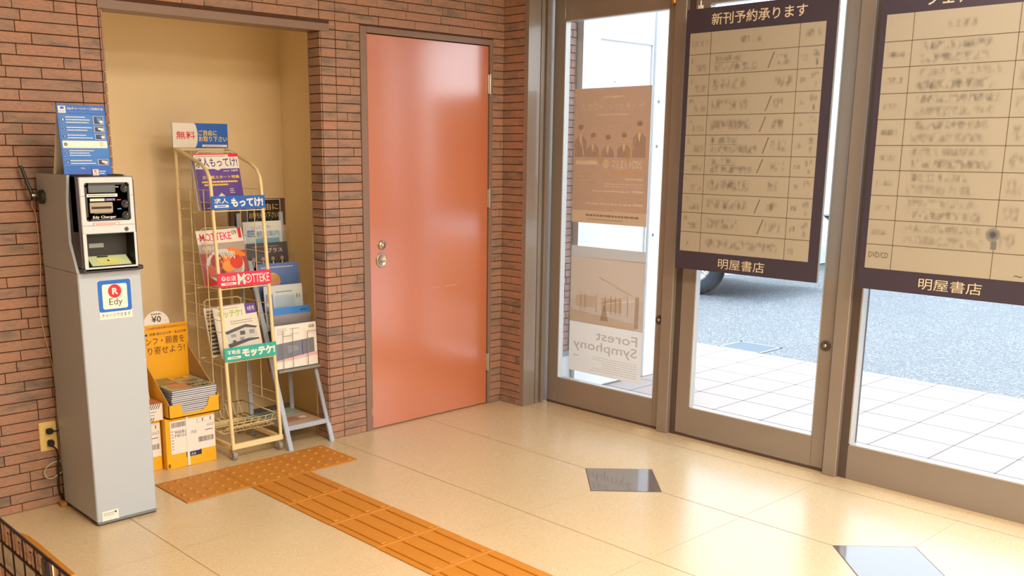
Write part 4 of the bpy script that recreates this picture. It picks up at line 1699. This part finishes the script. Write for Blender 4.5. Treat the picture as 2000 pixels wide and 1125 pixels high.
first = None
NB = 13
for i in range(NB):
    t = .0088
    z = .2442 + i * (t + .0006)
    dx, dy = random.uniform(-.002, .002), random.uniform(-.003, .002)
    xa, ya = 1.880 + dx + i * .0002, 4.022 + dy - i * .0008
    m = MB()
    m.box((xa, ya, z), (xa + .218, ya + .262, z + t), pages, bev=.002)
    m.box((xa - .0002, ya - .0005, z + t - .0012), (xa + .2185, ya + .2625, z + t), mat('booklet_edge', (96, 106, 140), .5))
    if i == NB - 1:
        s = Panel((xa, ya + .262, z + t + .0004), X, -Y, .218, .262, Z, mb=m)
        s.rect(0, 0, 1, 1, mat('booklet_cover_green', (178, 180, 150), .35), 1)
        s.rect(.0, .0, .45, .52, mat('booklet_photo', (134, 130, 112), .35), 2)
        s.disc(.36, .70, .062, mat('photo_face', (206, 140, 104), .4), 3, sy=.75)
        s.disc(.34, .34, .020, mat('photo_face', (206, 140, 104), .4), 3)
        s.rect(.46, .08, .86, .22, yel, 3)
        s.text('特集', .52, .10, .78, .20, red, 4, .02)
        s.lines(.58, .34, .95, .56, 3, dgrey, 3, .4, 3)
        s.text('進学ブック', .50, .62, .97, .78, black, 4, .02)
        s.text('大学案内', .50, .84, .92, .94, black, 4, .02)
    which = 'top booklet of the stack in the yellow display box, cover with a face visible' if i == NB - 1 else 'booklet in the middle of the stack in the yellow display box'
    if i == 0:
        which = 'bottom booklet of the stack in the yellow display box'
    m.build('booklet', label=which, cat='booklet', group='booklets stacked in the yellow display box')

# striped box on the hidden carton
root = thing('striped_box', 'flat white box with grey diagonal stripes between kiosk and yellow display', 'box', (1.75, 4.17, .233))
m = MB()
m.box((1.62, 4.05, .2335), (1.852, 4.29, .312), white, bev=.002)
s = Panel((1.62, 4.0495, .312), X, -Z, .232, .078, -Y, mb=m)
for i in range(30):
    u = i * .045
    s.poly([(max(0, u - .18), 1) if u >= .18 else (0, u / .18), (u, 0), (min(u + .018, 1), 0), (max(0, u - .162), 1)], dgrey, 1) if .18 <= u <= .98 else None
s.rect(.55, .30, .92, .78, white, 2)
s.lines(.60, .36, .88, .72, 2, grey, 3, .3)
s2 = Panel((1.62, 4.29, .3125), X, -Y, .232, .24, Z, mb=m)
s2.rect(0, 0, 1, 1, mat('box_top_rust', (196, 120, 84), .5), 1)
s2.rect(.3, .3, .9, .7, mat('box_top_peach', (220, 160, 130), .5), 2)
m.build('box_body', root)
m = MB()
m.box((1.62, 4.11, .4), (1.832, 4.118, .49), paper)
root2 = thing('leaflet_stack', 'white leaflets standing upright on the striped box beside the kiosk', 'leaflets', (1.72, 4.2, .313))
m = MB()
m.obox(V((1.63, 4.14, .3135)), X, V((0, .2, 1)).normalized(), V((0, 1, -.2)).normalized(), .205, .16, .012, paper)
m.build('leaflet', root2)


# ------------------------------------------------------------------ hanging boards
def board(name, label, ya, yb, title, tu, cols, rows, left_words, hdr, marks, hang):
    """ya: far (left in view) end, yb: near end; faces -X"""
    w = ya - yb
    zt, zb = 2.066, .876
    root = thing(name, label, 'board', (3.93, (ya + yb) / 2, zb))
    s = Panel((3.930, ya, zt), -Y, -Z, w, zt - zb, -X, base=boardink, thick=.0)
    H = zt - zb
    s.mb.obox(V((3.9305, yb, zb)), Y, Z, X, w, H, .020, boardback, bev=.002)
    s.mb.obox(V((3.9299, yb, zb)), Y, Z, X, w, H, .004, boardink)
    iu0, iu1 = .024 / w, 1 - .046 / w
    if cols is None:
        iu1 = 1 - .024 / w
    v0, v1 = (zt - 1.960) / H, (zt - .963) / H
    s.rect(iu0, v0, iu1, v1, boardface, 2)
    lw = .0012

    def hline(v):
        s.rect(iu0, v - lw / H, iu1, v + lw / H, gridline, 4)

    def vline(u):
        s.rect(u - lw / w, v0, u + lw / w, v1, gridline, 4)
    return root, s, iu0, iu1, v0, v1, hline, vline, w, H


def board1():
    ya, yb = 2.80, 2.060
    root, s, a, b, v0, v1, hl, vl, w, H = board('hanging_board', 'navy edged new book order board with writing, hung in front of the middle glass door', ya, yb, None, None, 1, None, None, None, None, None)
    col = lambda y: (ya - y) / w
    row = lambda z: (2.066 - z) / H
    c1, c2 = col(2.662), col(2.222)
    zs = [1.865, 1.774, 1.682, 1.593, 1.504, 1.410, 1.324, 1.234, 1.146, 1.055]
    vl(c1)
    vl(c2)
    for z in zs:
        hl(row(z))
    s.text('新刊予約承ります', col(2.665), row(2.040), col(2.195), row(1.988), boardletter, 2, .01)
    s.text('明屋書店', col(2.557), row(.941), col(2.315), row(.893), boardletter, 2, 0)
    s.text('はる', col(2.493), row(.937), col(2.487), row(.900), boardletter, 2)
    S = lambda u0, z0, u1, z1, m=smear: s.rect(u0, row(z0), u1, row(z1), m, 3)
    # headings
    S(a + .01, 1.93, c1 - .01, 1.893, smear_l)
    S(c1 + .20, 1.935, c1 + .27, 1.898)
    S(c1 + .29, 1.935, c1 + .35, 1.898)
    S(c2 + .03, 1.94, c2 + .09, 1.90)
    S(c2 + .11, 1.94, b - .02, 1.90)
    r = random.Random(4)
    tops = [1.865] + zs[1:] + [.963]
    for i in range(10):
        zt_, zb_ = ([1.865, 1.774, 1.682, 1.593, 1.504, 1.410, 1.324, 1.234, 1.146, 1.055][i], (zs[1:] + [.963])[i])
        hgt = zt_ - zb_
        if i < 9:
            S(a + .015, zt_ - .012, a + .05, zb_ + .05, smear_l)
            S(a + .05, zt_ - .04, c1 - .015, zb_ + .01, smear_l)
            two = i in (0, 4, 5)
            if two:
                S(c1 + .03, zt_ - .005, c1 + r.uniform(.2, .32), zt_ - .043, smear)
                S(c1 + .03, zt_ - .042, c1 + r.uniform(.34, .40), zb_ + .006, smear)
            else:
                S(c1 + .02, zt_ - .015, c1 + r.uniform(.26, .34), zb_ + .015, smear)
            # slash
            u = c1 + (.40 if not i % 2 else .37)
            if i not in (1, 6):
                s.poly([(u, row(zb_ + .012)), (u + .035, row(zt_ - .012)), (u + .043, row(zt_ - .012)), (u + .008, row(zb_ + .012))], mat('soft_slash', (112, 106, 94), .4), 3)
            S(c1 + .45, zt_ - .018, c2 - r.uniform(.02, .08), zb_ + .018, smear)
            S(c2 + .02, zt_ - .03, c2 + .06, zb_ + .03, smear)
            S(c2 + .09, zt_ - .01, b - .02, zt_ - .045, smear)
            S(c2 + .11, zt_ - .045, b - .03, zb_ + .006, smear)
        else:
            s.poly([(a + .045, row(.99)), (a + .06, row(1.01)), (a + .064, row(1.01)), (a + .049, row(.99))], dgrey, 3)
            S(c1 + .03, zt_ - .02, c2 - .04, zb_ + .02, smear)
            S(c2 + .02, zt_ - .035, c2 + .06, zb_ + .02, smear_l)
    s.mb.build('board_face', root)
    hangers(root, (2.735, 2.13))


def hangers(root, ys):
    for y in ys:
        m = MB()
        m.box((3.934, y - .012, 2.064), (3.946, y + .012, 2.082), white, bev=.002)
        m.tube([(3.94, y, 2.08), (3.94, y, 2.10)], .004, steel, 8)
        m.tube([(3.94, y, 2.10), (3.94, y, 2.6)], .0015, steel, 6)
        m.build('hanger', root)


def board2():
    ya, yb = 1.875, 1.13
    root, s, a, b, v0, v1, hl, vl, w, H = board('hanging_board', 'navy edged book fair schedule board with writing, hung before the fixed window at the edge', ya, yb, None, None, None, None, None, None, None, None)
    col = lambda y: (ya - y) / w
    row = lambda z: (2.066 - z) / H
    c1, c2 = col(1.742), col(1.358)
    vl(c1)
    vl(c2)
    zs = [1.857, 1.759, 1.659, 1.559, 1.458, 1.360, 1.260, 1.162, 1.062]
    for z in zs:
        hl(row(z))
    s.text('フェアのご案内', col(1.70), row(2.032), col(1.30), row(1.978), boardletter, 2, .01)
    s.text('明屋書店', col(1.623), row(.942), col(1.383), row(.896), boardletter, 2, 0)
    s.text('はる', col(1.562), row(.937), col(1.556), row(.900), boardletter, 2)
    s.text('DVD/CD', col(1.838), row(1.031), col(1.757), row(1.008), dgrey, 3)
    S = lambda u0, z0, u1, z1, m=smear: s.rect(u0, row(z0), u1, row(z1), m, 3)
    S(c1 + .17, 1.925, c1 + .32, 1.888, smear)
    r = random.Random(9)
    ed = zs + [.963]
    for i in range(8):
        zt_, zb_ = ed[i], ed[i + 1]
        S(a + .02, zt_ - .035, c1 - .03, zb_ + .035, smear if i < 6 else smear_l)
        S(c1 + .04, zt_ - .004, c1 + r.uniform(.33, .49), zt_ - .046, smear if i in (0, 2, 3, 5) else smear_l)
        S(c1 + r.uniform(.03, .06), zt_ - .048, c1 + r.uniform(.38, .5), zb_ + .004, smear if i in (0, 1, 4, 6) else smear_l)
        S(c2 + .02, zt_ - .02, c2 + .1, zb_ + .01, smear_l)
    s.disc(c2 - .01, row(1.13), .026, mat('magnet_ring', (132, 132, 128), .4), 5)
    s.disc(c2 - .01, row(1.13), .019, mat('magnet_mid', (112, 114, 114), .4), 6)
    s.disc(c2 - .01, row(1.13), .011, mat('magnet_core', (78, 80, 86), .4), 7)
    s.rect(c2 - .015, row(1.105), c2 + .012, row(1.075), mat('magnet_mid', (112, 114, 114), .4), 5)
    s.text('~', c2 + .11, row(.985), c2 + .15, row(.978), dgrey, 3)
    s.mb.build('board_face', root)
    hangers(root, (1.80, 1.2))


board1()
board2()


# ------------------------------------------------------------------ posters on the glass, seen from behind
def poster1():
    root_o = V((4.0735, 3.092, 1.752))
    # content is mirrored: U runs from the near end to the far end
    base = poster_ink('poster_back_tan', (176, 134, 104))
    s = Panel((4.0735, 3.092, 1.752), Y, -Z, .512, .705, -X)
    s.rect(0, 0, 1, 1, base, 0)
    lt = poster_ink('poster_light', (255, 246, 228), .98)
    md = poster_ink('poster_mid', (240, 214, 186), .55)
    dk = poster_ink('poster_shade', (150, 110, 84), .25)
    s.rect(.0, .905, 1, 1, poster_ink('poster_foot', (250, 240, 228), .8), 1)
    s.text('ザ・チェンバーブラス', .08, .105, .90, .165, lt, 2, .0)
    s.lines(.34, .05, .72, .085, 1, lt, 2, .45, 2)
    s.lines(.28, .185, .74, .205, 1, lt, 2, .5, 3)
    s.lines(.18, .25, .82, .262, 1, md, 2, .5, 4)
    hair = poster_ink('poster_hair', (120, 84, 62), .35)
    suit = poster_ink('poster_suit', (140, 100, 76), .3)
    brass = poster_ink('poster_brass', (240, 206, 150), .6)
    face = poster_ink('poster_face', (246, 218, 188), .65)
    for (u, v, sc, side) in ((.90, .30, 1.0, 1), (.73, .36, .95, -1), (.53, .375, .95, 1), (.32, .36, .95, -1), (.13, .28, 1.0, 1)):
        s.poly([(u - .085, .505), (u - .08, v + .085), (u - .03, v + .05), (u + .03, v + .05), (u + .08, v + .085), (u + .085, .505)], suit, 2)
        s.disc(u, v + .004, .017 * sc, face, 3, sy=1.35)
        s.disc(u, v - .018, .019 * sc, hair, 4, sy=.75)
        s.rect(u - .012, v + .03, u + .012, v + .05, face, 4)
        s.poly([(u - .022, v + .05), (u + .022, v + .05), (u + .004, v + .11), (u - .004, v + .11)], lt, 5)
        s.poly([(u + side * .02, v + .075), (u + side * .035, v + .065), (u + side * .075, v + .15), (u + side * .055, v + .155)], brass, 6)
        s.disc(u + side * .066, v + .158, .016, brass, 7, sy=.8)
    s.poly([(.84, .50), (.90, .32), (.91, .325), (.855, .50)], lt, 8)
    s.text('2024.12.15', .08, .525, .46, .585, lt, 3, .02)
    s.disc(.55, .553, .022, lt, 3)
    s.text('日', .52, .535, .58, .571, dk, 4, .02)
    s.text('山口市民会館 大ホール', .06, .60, .58, .64, poster_ink('poster_gold', (250, 204, 110), .8), 3, .02)
    s.lines(.06, .65, .36, .675, 1, lt, 2, .6, 6)
    s.rect(.66, .53, .96, .56, lt, 2)
    s.lines(.68, .59, .97, .72, 5, md, 2, .3, 7)
    s.lines(.05, .69, .60, .73, 2, lt, 2, .3, 8)
    s.rect(.05, .745, .20, .76, lt, 2)
    s.lines(.22, .745, .80, .765, 1, lt, 2, .5, 9)
    s.lines(.05, .775, .66, .83, 3, md, 2, .3, 10)
    s.rect(.05, .84, .18, .855, lt, 2)
    s.lines(.2, .84, .92, .862, 1, lt, 2, .5, 11)
    s.lines(.05, .87, .7, .90, 2, md, 2, .3, 12)
    s.lines(.10, .925, .86, .955, 1, poster_ink('poster_foot_text', (120, 100, 84), .5), 2, .5, 13)
    s.lines(.3, .965, .8, .975, 1, grey, 2, .5, 14)
    s.mb.build('poster', label='brown concert poster with five musicians, seen from behind through the left glass door', cat='poster')


def poster2():
    s = Panel((4.0735, 3.086, .918), Y, -Z, .512, .705, -X)
    base = poster_ink('poster2_paper', (218, 208, 196))
    s.rect(0, 0, 1, 1, base, 0)
    s.rect(0, 0, 1, .085, poster_ink('poster2_sky', (200, 200, 202), .6), 1)
    c1, c2, c3, c4 = poster_ink('poster2_tan', (214, 186, 152), .6), poster_ink('poster2_mid', (206, 178, 150), .6), poster_ink('poster2_light', (228, 210, 188), .6), poster_ink('poster2_line', (190, 164, 138), .6)
    s.poly([(0, .075), (1, .085), (1, .42), (.5, .42), (0, .36)], c1, 2)
    s.poly([(0, .36), (.45, .42), (1, .42), (1, .60), (0, .60)], c2, 2)
    s.poly([(.15, .33), (.60, .22), (.61, .23), (.2, .335)], c3, 3)
    s.poly([(.15, .33), (.55, .42), (.54, .43), (.14, .335)], c3, 3)
    for u in (.20, .30, .36, .42, .5, .62, .78, .84):
        s.rect(u, .36, u + .012, .50, c4, 4)
    s.rect(.64, .38, .92, .47, c3, 3)
    s.rect(.28, .38, .56, .48, c3, 3)
    s.rect(.06, .34, .11, .58, c4, 4)
    s.poly([(.50, .44), (.53, .44), (.57, .56), (.46, .56)], c4, 5)
    s.poly([(.1, .55), (.6, .52), (1, .50), (1, .60), (.1, .60)], c3, 3)
    tx = poster_ink('poster2_text', (194, 184, 172), .6)
    s.text('Forest', .06, .645, .62, .72, tx, 3, .01)
    s.text('Symphony', .06, .735, .94, .83, tx, 3, .01)
    s.lines(.06, .85, .7, .975, 7, tx, 2, .22, 3)
    s.lines(.86, .86, .94, .88, 1, tx, 2, .5, 4)
    s.mb.build('poster', label='pale Forest Symphony poster of a building interior, the lower one on the left glass door', cat='poster')


poster1()
poster2()


# ------------------------------------------------------------------ outside
def build_outside():
    m = MB()
    m.box((XG + .02, -8, -.12), (6.27, 3.80, -.012), pave_m)
    m.box((XG + .02, 3.80, -.12), (6.27, 9, -.012), pave_m)
    j = .003
    y = -7.6
    while y < 9:
        m.face([(4.1, y - j, -.0115), (6.27, y - j, -.0115), (6.27, y + j, -.0115), (4.1, y + j, -.0115)], pave_joint)
        y += .303
    x = 4.36
    while x < 6.2:
        m.face([(x - j, -8, -.0115), (x + j, -8, -.0115), (x + j, 9, -.0115), (x - j, 9, -.0115)], pave_joint)
        x += .303
    m.build('path', kind='structure')
    m = MB()
    m.box((6.27, -30, -.16), (60, 40, -.02), asphalt)
    m.build('ground', kind='structure')
    # drain cover
    m = MB()
    metal = mat('drain_rim', (176, 182, 188), .4, metal=.5)
    a, b, c, d = 6.29, 6.60, 3.69, 4.05
    m.box((a, c, -.03), (b, d, -.017), mat('drain_plate', (110, 118, 128), .5, metal=.4, noise=.2, scale=200))
    for q in ((a, c, b, c + .02), (a, d - .02, b, d), (b - .02, c, b, d), (a, c, a + .01, d)):
        m.box((q[0], q[1], -.03), (q[2], q[3], -.0155), metal)
    m.build('drain_cover', label='rectangular steel drain cover set in the asphalt outside', cat='drain cover')
    # brick return outside
    m = MB()
    m.box((4.14, 3.85, -.01), (4.345, 4.4, 3.0), pave_joint)
    brick_face(m, (4.14, 3.85, 0), X, -Y, .3, 3.0, lambda a_, b_: [(0, .205)] if a_ > .24 else [], material=brick_out, rnd=random.Random(2), L=.2)
    m.build('wall_outside', kind='structure')
    m = MB()
    m.box((4.14, 3.83, -.012), (4.35, 3.86, .24), mat('outside_plinth', (206, 208, 210), .6))
    m.box((4.14, 3.825, .22), (4.353, 3.86, .25), grey)
    m.build('baseboard_outside', kind='structure')
    # white steel locker
    root = thing('steel_cabinet', 'large white steel cabinet standing outside against the brick pillar', 'cabinet', (4.8, 4.0, -.01))
    m = MB()
    x0, x1, yf = 4.356, 5.01, 3.800
    m.box((x0, yf + .0121, .0), (x1, 4.35, 2.75), locker_m)
    m.box((x0, yf, .0), (x0 + .15, yf + .012, 2.06), locker_m)
    m.box((x1 - .012, yf, .0), (x1, yf + .012, 2.06), locker_m)
    m.box((x0, yf, 2.06), (x1, yf + .012, 2.75), locker_m)
    m.box((x0 + .15, yf, .0), (x1 - .012, yf + .012, .16), locker_m)
    m.build('body', root)
    m = MB()
    m.box((x0, yf + .01, -.012), (x1, 4.3, -.0001), grey)
    m.build('plinth', root)
    s = Panel((x0 + .15, yf + .0115, 2.06), X, -Z, x1 - x0 - .162, 1.9, -Y)
    s.rect(.30, .12, .32, .124, grey, 1)
    pass
    s.mb.build('door_panel', root)
    for px, pz in ((4.40, 1.0), (4.71, 1.03)):
        m = MB()
        m.lathe((px, yf + .012, pz), -Y, [(.02, 0), (.018, .004), (0, .006)], rust, 18)
        m.build('bolt_cap', root)
    m = MB()
    m.lathe((4.46, yf + .012, 1.06), -Y, [(.030, 0), (.030, .01), (.022, .012), (.020, .004), (0, .004)], grey, 20)
    m.build('lock', root)
    root = thing('steel_hoarding', 'plain white steel panel beside the white cabinet outside', 'panel', (5.3, 3.8, 0))
    m = MB()
    m.box((5.016, 3.785, -.01), (5.50, 3.815, 2.9), locker_m, bev=.003)
    m.build('panel', root)
    for z in (.9, 1.45, 1.72):
        m = MB()
        m.box((5.05, 3.781, z), (5.065, 3.786, z + .018), grey)
        m.build('fixing', root)
    # car: parked side on, front to the right
    def wheel(c, side, parent):
        w = MB()
        w.lathe(c, V((-1, 0, 0)), [(.19, -.10), (.30, -.10), (.32, -.07), (.32, .0), (.305, .02), (.20, .02), (.19, 0)], rubber, 36)
        w.build('tyre', parent)
        w = MB()
        w.lathe(c, V((-1, 0, 0)), [(.20, .0), (.195, .012), (.17, .005), (.05, .0), (.04, .012), (0, .012)], steel, 24)
        for k in range(5):
            a = k * 2 * math.pi / 5
            d = V((0, math.cos(a), math.sin(a)))
            p = V(c) + V((-.012, 0, 0))
            w.tube([p + d * .03, p + d * .185], .014, steel, 8)
        w.build('rim', parent)
    root = thing('car', 'car parked side on outside, its tyre showing under the order board', 'car', (9.2, 6.6, -.02))
    m = MB()
    prof = [(5.12, .26), (5.08, .45), (5.10, .68), (5.25, .80), (5.95, .93), (6.55, 1.42), (6.9, 1.50), (8.0, 1.48), (8.45, 1.30), (8.55, .9), (8.56, .35), (8.45, .24),
            (8.18, .22), (8.12, .45), (7.98, .60), (7.8, .64), (7.62, .60), (7.48, .45), (7.42, .22), (6.18, .22), (6.12, .45), (5.98, .60), (5.8, .64), (5.62, .60), (5.48, .45), (5.42, .22)]
    carp = mat('car_paint', (214, 218, 224), .25, coat=.5)
    m.prism([(8.46, y, z) for y, z in prof], (1.5, 0, 0), carp)
    m.build('body', root)
    m = MB()
    m.prism([(8.455, y, z) for y, z in ((6.1, .95), (6.62, 1.38), (7.15, 1.42), (7.15, .97))], (.01, 0, 0), mat('car_glass', (40, 46, 52), .1))
    m.prism([(8.455, y, z) for y, z in ((7.2, .97), (7.2, 1.42), (7.95, 1.40), (8.3, 1.0))], (.01, 0, 0), mat('car_glass', (40, 46, 52), .1))
    m.build('side_window', root)
    for y in (5.8, 7.8):
        wheel((8.50, y, .30), -1, root)
    # box truck further away, rear towards us
    root = thing('truck', 'white box truck parked further out, seen in the gap beside the order board', 'truck', (13.5, 6.6, -.02))
    m = MB()
    m.box((12.0, 5.6, .62), (15.5, 7.5, 3.2), mat('truck_white', (232, 234, 238), .4), bev=.02)
    m.build('cargo_box', root)
    m = MB()
    m.box((12.05, 5.65, .12), (12.25, 7.45, .60), mat('truck_bumper', (110, 116, 128), .5), bev=.02)
    m.box((12.4, 5.8, .3), (17.2, 7.3, .62), rubber)
    m.build('bumper', root)
    s = Panel((12.045, 6.33, .42), -Y, -Z, .33, .165, -X, base=mat('plate', (190, 192, 206), .5), thick=.005)
    s.rect(.04, .08, .96, .10, grey, 1)
    s.mb.build('number_plate', root)
    m = MB()
    m.box((15.6, 5.7, .4), (17.3, 7.4, 2.1), mat('truck_white', (232, 234, 238), .4), bev=.06)
    m.build('cab', root)
    for x in (13.4, 16.4):
        for y in (5.75, 7.35):
            m = MB()
            m.tube([(x, y - .12, .33), (x, y + .12, .33)], .35, rubber, 28)
            m.build('wheel', root)
    # pale building across the car park
    root = thing('building', 'pale low building across the car park', 'building', (32, 6, 0))
    m = MB()
    m.box((30, -20, -.05), (40, 36, 5.0), mat('far_wall', (226, 226, 224), .8))
    m.build('walls', root)
    m = MB()
    m.box((29.6, -20.4, 5.0), (40.4, 36.4, 5.3), mat('far_roof', (150, 154, 160), .8))
    m.build('roof', root)
    for i in range(8):
        m = MB()
        m.box((29.95, -17 + i * 6.5, 1.0), (30.02, -14 + i * 6.5, 3.0), mat('far_window', (150, 170, 190), .2))
        m.build('window', root)


build_outside()


# ------------------------------------------------------------------ black wire rack with patterned cards at the lower left
def build_wire_rack():
    root = thing('wire_display_rack', 'black wire mesh display rack top at the lower left corner', 'rack', (.47, 1.3, 0))
    x, zt = .484, .796
    m = MB()
    y0, y1 = .86, 1.92
    m.tube([(x, y0, zt), (x, y1, zt)], .0028, wire_b, 8)
    for i in range(4):
        m.tube([(x, y0, zt - .050 * (i + 1) + .007), (x, y1, zt - .050 * (i + 1) + .007)], .0020, wire_b, 8)
    y = 1.6255 - .0555 * 13
    while y < y1:
        m.tube([(x, y, 0.02), (x, y, zt)], .0015, wire_b, 6)
        y += .0555
    for i in range(5, 15):
        m.tube([(x, y0, zt - .05 * i), (x, y1, zt - .05 * i)], .0018, wire_b, 6)
    m.build('mesh_panel', root)
    m = MB()
    m.box((x - .006, 1.505, 0), (x + .003, 1.523, zt - .001), mat('post_dark', (58, 46, 44), .4), bev=.002)
    m.build('post', root)
    # patterned sheets behind the mesh
    pink = mat('card_pink', (244, 214, 204), .5)
    pk2 = mat('card_rose', (236, 164, 150), .5)
    lime = mat('card_lime', (196, 196, 120), .5)
    n = 0
    for (ya, yb_, lbl) in ((1.792, 1.515, 'pink key patterned card in the wire rack, nearest the corner of the picture'), (1.50, 1.10, 'pink key patterned card in the wire rack, right of the dark post')):
        s = Panel((x + .008, ya, zt - .009), -Y, -Z, ya - yb_, .30, -X, base=pink, thick=.002)
        cells = max(1, round((ya - yb_) / .0555))
        du = 1 / cells
        for i in range(cells):
            u = i * du
            q = du * .14
            # squared spiral
            for (a, b, c, d) in ((u + q, .015, u + du - q, .027), (u + du - 1.9 * q, .015, u + du - q, .14), (u + q, .128, u + du - q, .14), (u + q, .05, u + 1.9 * q, .14), (u + q, .05, u + du - 3.2 * q, .062), (u + du - 4.1 * q, .05, u + du - 3.2 * q, .105)):
                s.rect(a, b, c, d, pk2, 1)
        s.rect(0, .165, 1, 1, mat('card_grey_white', (232, 222, 218), .5), 1)
        for i in range(cells):
            s.rect(i * du + .03, .30, i * du + du - .02, .62, (pk2, pk2, lime, lime)[i % 4], 2)
        s.mb.build('patterned_card', label=lbl, cat='card', group='patterned cards in the wire rack')


build_wire_rack()


# ------------------------------------------------------------------ unseen ceiling lights, added and placed to shape the indoor light
def added_ceiling_light(x, y, power, col, size=.9):
    root = thing('added_ceiling_light', 'unseen square ceiling light added to light the hall', 'light', (x, y, 2.6), group='added ceiling lights')
    f = MB()
    s = size / 2
    f.box((x - s - .03, y - s - .03, 2.585), (x + s + .03, y + s + .03, 2.599), white)
    f.build('frame', root)
    ld = bpy.data.lights.new('added_ceiling_lamp', 'AREA')
    ld.shape = 'SQUARE'
    ld.size = size
    ld.energy = power
    ld.color = col
    lo = bpy.data.objects.new('added_ceiling_lamp', ld)
    COL.objects.link(lo)
    lo.location = (x, y, 2.58)
    lo.parent = root
    lo.matrix_parent_inverse = root.matrix_basis.inverted()


warm = (1.0, .83, .62)
neutral = (1.0, .92, .82)
added_ceiling_light(1.5, 1.4, 62, warm)
added_ceiling_light(3.0, 1.4, 16, neutral)
added_ceiling_light(1.3, -1.0, 120, warm)
added_ceiling_light(2.9, -1.2, 50, neutral)
added_ceiling_light(1.8, -3.0, 110, neutral)
